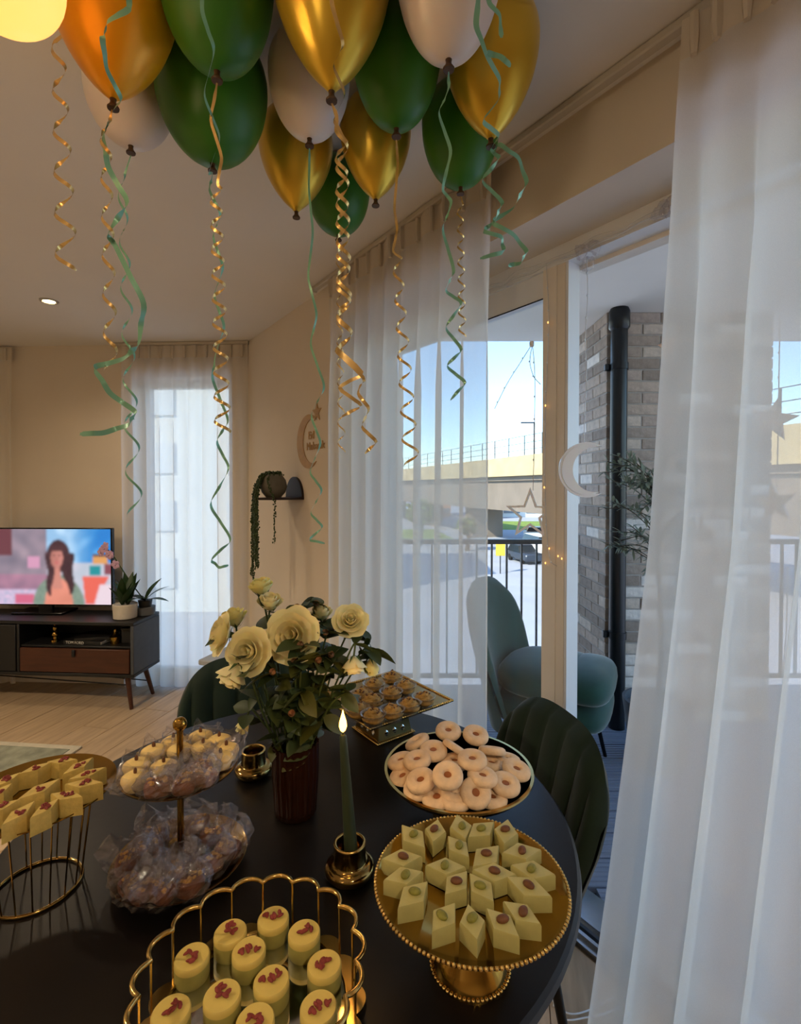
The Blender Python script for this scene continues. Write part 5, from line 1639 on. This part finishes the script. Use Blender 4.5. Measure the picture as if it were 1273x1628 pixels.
def rose(label, px, py, dy, rad, axis, openness, matn='rose_cream', leaves=8, seed=0, name='rose', droop=False):
    c = at_y(px, py, vc.y + dy)
    axis = V(axis).normalized()
    rr = random.Random(seed)
    foot = V((vc.x + rr.uniform(-.02, .02), vc.y + rr.uniform(-.02, .02), TZ + .03))
    o = thing(name, label, 'rose', foot, group='roses in the amber vase')
    R0 = rad
    base = c - axis * R0 * .55 - foot
    mouth = V((VT.x - foot.x + max(-.036, min(.036, (c.x - VT.x) * .35)), VT.y - foot.y + max(-.036, min(.036, (c.y - VT.y) * .35)), VT.z - foot.z))
    mid = mouth.lerp(base, .55) + V((0, 0, .02))
    path = smooth_path([V((0, 0, 0)), mouth, mid, base - axis * R0 * .8, base], 7)
    MB().tube(path, .0022, 6).build('stem', 'stem', o)
    T = axis_T(base, axis, rr.random() * 6)
    if openness > .5:
        layers = [(3, .20, 1.00, .0, .0, 1.3), (4, .36, 1.02, .02, .05, 1.0), (5, .55, .98, .06, .15, .85), (6, .78, .86, .12, .25, .72), (6, 1.0, .62, .22, .3, .66)]
    elif openness > .2:
        layers = [(3, .30, 1.25, 0, 0, 1.4), (4, .46, 1.28, .02, .05, 1.1), (5, .62, 1.18, .10, .22, .85), (4, .74, .95, .2, .3, .8)]
    else:
        layers = [(3, .34, 1.5, 0, 0, 1.5), (4, .48, 1.42, .02, .0, 1.2), (4, .58, 1.2, .12, .1, .9)]
    ph = rr.random()
    for n_, r_, h_, cu, fl__, w_ in layers:
        for k in range(n_):
            m_ = petal(ph + math.tau * k / n_, w_, r_ * R0, h_ * R0, cu * R0, fl__).mesh('petal', matn, 180)
            e_ = link('petal', m_, o); e_.matrix_local = T
        ph += .7
    mb = MB()
    for k in range(5):
        a = k * math.tau / 5
        mb.add([(0, 0, -.002), (.35 * R0 * math.cos(a - .3), .35 * R0 * math.sin(a - .3), .05 * R0), (.75 * R0 * math.cos(a), .75 * R0 * math.sin(a), .12 * R0 if openness > .5 else .5 * R0), (.35 * R0 * math.cos(a + .3), .35 * R0 * math.sin(a + .3), .05 * R0)], [(0, 1, 2, 3)], 0, T)
    mb.build('sepal', 'sepal', o, 60)
    add_leaves(o, path, leaves, seed + 500)
    return o
def pr(x, y): return c2(x, y)
rose('largest fully open cream rose in the middle of the bouquet', *pr(548, 338), -.03, .047, (-.1, -1, .35), 1, leaves=7, seed=1)
rose('open cream rose left of the largest one, facing forward', *pr(352, 412), -.05, .040, (-.25, -1, .3), 1, leaves=7, seed=2)
rose('open pale rose at the far left of the bouquet', *pr(225, 335), -.01, .037, (-.9, -.6, .35), 1, leaves=4, seed=3)
rose('yellow rose half behind the far left rose', *pr(290, 268), .04, .032, (-.2, -.1, 1), .4, 'rose_yellow', 3, 4)
rose('cream rose hanging face down below the left roses', *pr(285, 512), -.06, .036, (-.35, -.35, -.75), .4, 'rose_cream', 5, 5)
rose('topmost yellow rosebud of the bouquet', *pr(412, 128), .05, .031, (-.15, -.1, 1), .4, 'rose_yellow', 2, 6)
rose('cream rosebud just below the topmost yellow one', *pr(450, 198), .02, .030, (.1, -.3, 1), .4, 'rose_cream', 3, 7)
rose('cream rose standing at the upper right of the bouquet', *pr(812, 272), .02, .032, (.15, -.8, .7), 1, 'rose_cream', 5, 8)
rose('peach tinted rosebud drooping at the right of the bouquet', *pr(828, 468), -.02, .029, (.05, -.3, -.9), .3, 'rose_cream', 6, 9)
rose('pale green-white bud beside the drooping right bud', *pr(905, 470), .03, .026, (.15, -.1, -.9), .1, 'rose_yellow', 5, 10)
rose('greenish white rose at the back of the bouquet', *pr(682, 245), .06, .026, (.1, -.2, 1), .4, 'rose_cream', 5, 11)
rose('low yellow rosebud drooping over the second candle holder', *pr(335, 735), -.02, .022, (-.3, -.3, -.7), .1, 'rose_yellow', 6, 12)
sprays = [((560, 462), 'pinkish'), ((670, 455), 'round peach'), ((465, 507), 'low left pink'), ((727, 430), 'right-hand peach'), ((590, 385), 'inner'), ((700, 330), 'upper inner'), ((888, 370), 'far right green'), ((575, 215), 'upper brownish'), ((655, 200), 'upper wilted'), ((548, 693), 'lowest'), ((600, 590), 'shaded central'), ((780, 590), 'shaded right')]
for k, ((x, y), lab) in enumerate(sprays):
    rose('small %s spray bud among the rose leaves' % lab, *pr(x, y), [-.06, -.04, -.06, -.03, -.05, 0, .02, .05, .05, -.075, -.07, -.05][k], .011 if k not in (10, 11) else .008, (rng.uniform(-.4, .4), -.8, .6), .1, 'bud_pink' if k not in (6, 10, 11) else 'sepal', 13, 60 + k, 'spray_bud')

# ================================================================== OLIVE TREE ON THE BALCONY
ot = at_z(1075, 1190, BZ)
ol = thing('olive_tree', 'small olive tree reaching past the curtain in front of the brick pier', 'tree', (1.37, 2.66, BZ))
MB().lathe([(.0001, 0), (.13, 0), (.17, .30), (.175, .34), (.16, .34), (.155, .30), (.0001, .30)], 36).build('pot', 'pot_grey', ol)
tk = smooth_path([(0, 0, .29), (.02, .01, .7), (-.01, 0, 1.2), (.0, 0, 1.62)], 6)
MB().tube(tk, [.016 - .009 * i / (len(tk) - 1) for i in range(len(tk))], 8).build('trunk', 'bark', ol)
olm = [leaf_mesh('leaf', .062, .018, 'leaf_olive', .2, .1, 4), leaf_mesh('leaf', .052, .016, 'leaf_olive', .3, .25, 4)]
rr = random.Random(5)
nleaf = 0
for k in range(40):
    a = rr.uniform(0, math.tau) if k > 18 else rr.uniform(math.pi * .75, math.pi * 1.3)
    z0 = rr.uniform(1.05, 1.58); ln = rr.uniform(.12, .30)
    s0 = V((0, 0, z0)); e0 = s0 + V((math.cos(a) * ln, math.sin(a) * ln, rr.uniform(-.02, .2)))
    pth = smooth_path([s0, s0.lerp(e0, .5) + V((0, 0, .03)), e0], 5)
    br = MB().tube(pth, .0025, 5).build('branch', 'bark', ol)
    for j in range(20):
        p = pth[min(len(pth) - 1, 2 + int((len(pth) - 2) * j / 20))]
        d = ((e0 - s0).normalized() + V((rr.gauss(0, .7), rr.gauss(0, .7), rr.gauss(0, .6)))).normalized()
        b_ = link('leaf', rr.choice(olm), br)
        b_.matrix_local = Matrix.Translation(p) @ d.to_track_quat('Y', 'Z').to_matrix().to_4x4()

# ================================================================== STAR AND MOON STRING LIGHTS
sl = thing('string_lights', 'clear string lights with acrylic stars and a moon hung on the balcony door frame', 'string lights')
LO = FO - 0.012
zt = OPEN_Z - 0.03
top = []
s_a, s_b = OPEN_S0 + .1, OPEN_S1 - .1
for i in range(60):
    t = i / 59
    top.append(WP(s_a + (s_b - s_a) * t, LO + rng.uniform(-.004, .004), zt - .02 + .005 * math.sin(i * 1.9) + rng.uniform(-.004, .004)))
MB().tube(smooth_path(top, 3), .0010, 5).build('main_wire', 'acrylic', sl, 180)
for off_ in (.018, -.014):
    MB().tube(smooth_path([p + V((0, 0, off_ * .6 + .004 * math.sin(i * 1.1 + off_ * 90))) - WN * .004 for i, p in enumerate(top)], 3), .0010, 5).build('main_wire', 'acrylic', sl, 180)
bulb_or_glint = MB().sell((0, 0, 0), (.0022, .0022, .0035), 1, 1, 8, 6).mesh('bulb_or_glint', 'glint_warm', 60)
bulb_off = MB().sell((0, 0, 0), (.0022, .0022, .0035), 1, 1, 8, 6).mesh('bulb_or_glint', 'wire_white', 60)
def drop(px_pts, o_, lit=(), clear=True):
    pts = []
    for x, y in px_pts:
        s_, z_ = on_wall(x, y, o_); pts.append(WP(s_, o_, z_))
    path = smooth_path(pts, 6)
    d = MB().tube(path, .0013, 5).build('drop_wire', 'wire_white' if not clear else 'acrylic', sl, 180)
    acc = 0
    for a, b_ in zip(path, path[1:]):
        acc += (b_ - a).length
        if acc > .05:
            q = link('bulb_or_glint', bulb_off, d); q.location = b_ - WN * .003; acc = 0
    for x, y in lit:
        s_, z_ = on_wall(x, y, o_); q = link('bulb_or_glint', bulb_or_glint, d); q.location = WP(s_, o_ - .004, z_)
    return d
def outline(poly, w, T, z0, z1, name):
    """hollow cut-out: the outline of a closed shape, w wide"""
    n = len(poly); cx_ = sum(p[0] for p in poly) / n; cy_ = sum(p[1] for p in poly) / n
    inner = [(cx_ + (x - cx_) * (1 - w), cy_ + (y - cy_) * (1 - w)) for x, y in poly]
    vs_ = [(x, y, z) for z in (z0, z1) for x, y in poly + inner]; k = 2 * n; fs = []
    for i in range(n):
        j = (i + 1) % n
        fs += [(i, n + i, n + j, j), (k + i, k + j, k + n + j, k + n + i), (i, j, k + j, k + i), (n + j, n + i, k + n + i, k + n + j)]
    return MB().add(vs_, fs, 0, T).build(name, 'acrylic_white', sl, 0)
def face_T(px, py, o_, turn=0.0, tilt=0.0):
    s_, z_ = on_wall(px, py, o_)
    return WALL_T @ Matrix.Translation((s_, o_, z_)) @ Matrix(((-1, 0, 0, 0), (0, 0, -1, 0), (0, 1, 0, 0), (0, 0, 0, 1))) @ Matrix.Rotation(turn, 4, 'Y') @ Matrix.Rotation(tilt, 4, 'Z')
for x_, y_ in ((945, 392), (925, 402), (1052, 338), (1066, 326), (935, 420)):
    s_, z_ = on_wall(x_, y_, LO); tp = link('clear_tape', wraps[(x_ // 7) % 6], sl)
    tp.matrix_local = axis_T(WP(s_, LO + .004, z_), -WN, x_, .8) @ Matrix.Diagonal((1, .7, .5, 1))
# the moon beside the post
drop([(932, 408), (934, 470), (930, 540), (932, 600), (929, 660), (928, 712)], LO, clear=False)
crescent_mb(MB(), .088, .076, .030, 0, .006, face_T(932, 747, LO, R(52))).build('moon', 'acrylic_white', sl, 30)
crescent_mb(MB(), .080, .071, .026, -.002, .008, face_T(932, 747, LO, R(52))).build('moon_inner_band', 'acrylic_white', sl, 30)
# drop on the post; glowing beads stand in for fairy-light reflections in the glass
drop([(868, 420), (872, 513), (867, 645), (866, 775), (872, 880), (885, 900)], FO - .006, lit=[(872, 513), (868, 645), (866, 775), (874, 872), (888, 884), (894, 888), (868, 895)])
# hook and slack wires on the glass
hs, hz = on_wall(845, 547, LO)
MB().rbox((hs, LO, hz), (.016, .012, .02), .003, WALL_T).build('hook', 'acrylic_white', sl)
drop([(845, 548), (828, 575), (806, 610), (786, 650)], LO, clear=False)
drop([(846, 548), (842, 575), (848, 598), (859, 611)], LO, clear=False)
# star on the glass
drop([(846, 546), (850, 600), (849, 700), (847, 780)], LO, clear=False)
outline(star_poly(.095, .42), .22, face_T(843, 818, LO, R(20)), 0, .006, 'star')
# star at the curtain edge and stars seen through the sheer
drop([(1075, 380), (1072, 440), (1068, 500), (1066, 535)], LO, clear=False)
MB().prism(star_poly(.042, .42), 0, .006, face_T(1064, 550, LO, R(-25))).build('star', 'acrylic_white', sl, 0)
drop([(1243, 330), (1240, 480), (1238, 600), (1236, 720), (1234, 775)], LO, clear=False)
MB().prism(star_poly(.050, .42), 0, .006, face_T(1232, 800, LO, R(-15), R(8))).build('star', 'acrylic_white', sl, 0)
drop([(1225, 330), (1224, 500), (1226, 640)], LO, clear=False)
MB().prism(star_poly(.052, .42), 0, .006, face_T(1228, 668, LO, R(30), R(-10))).build('star', 'acrylic_white', sl, 0)
drop([(1252, 900), (1250, 1000), (1244, 1080), (1250, 1150)], LO)
# loose wire on the floor under the curtain
fwv = []
for x, y in ((880, 1600), (884, 1560), (878, 1588), (892, 1606), (915, 1612), (950, 1600), (975, 1585)):
    p = at_z(x, y, .006); fwv.append(p)
cbl = tag(MB().tube(smooth_path(fwv, 6), .0022, 6).build('light_cable', 'wire_white', None, 180), 'loose white light cable lying on the floor by the balcony door', 'cable')
fw2 = [at_z(x, y, .006) for x, y in ((886, 1618), (905, 1622), (930, 1618), (960, 1612), (985, 1600))]
tag(MB().tube(smooth_path(fw2, 6), .0022, 6).build('light_cable', 'wire_white', None, 180), 'second loose cable on the floor nearest the table leg', 'cable')
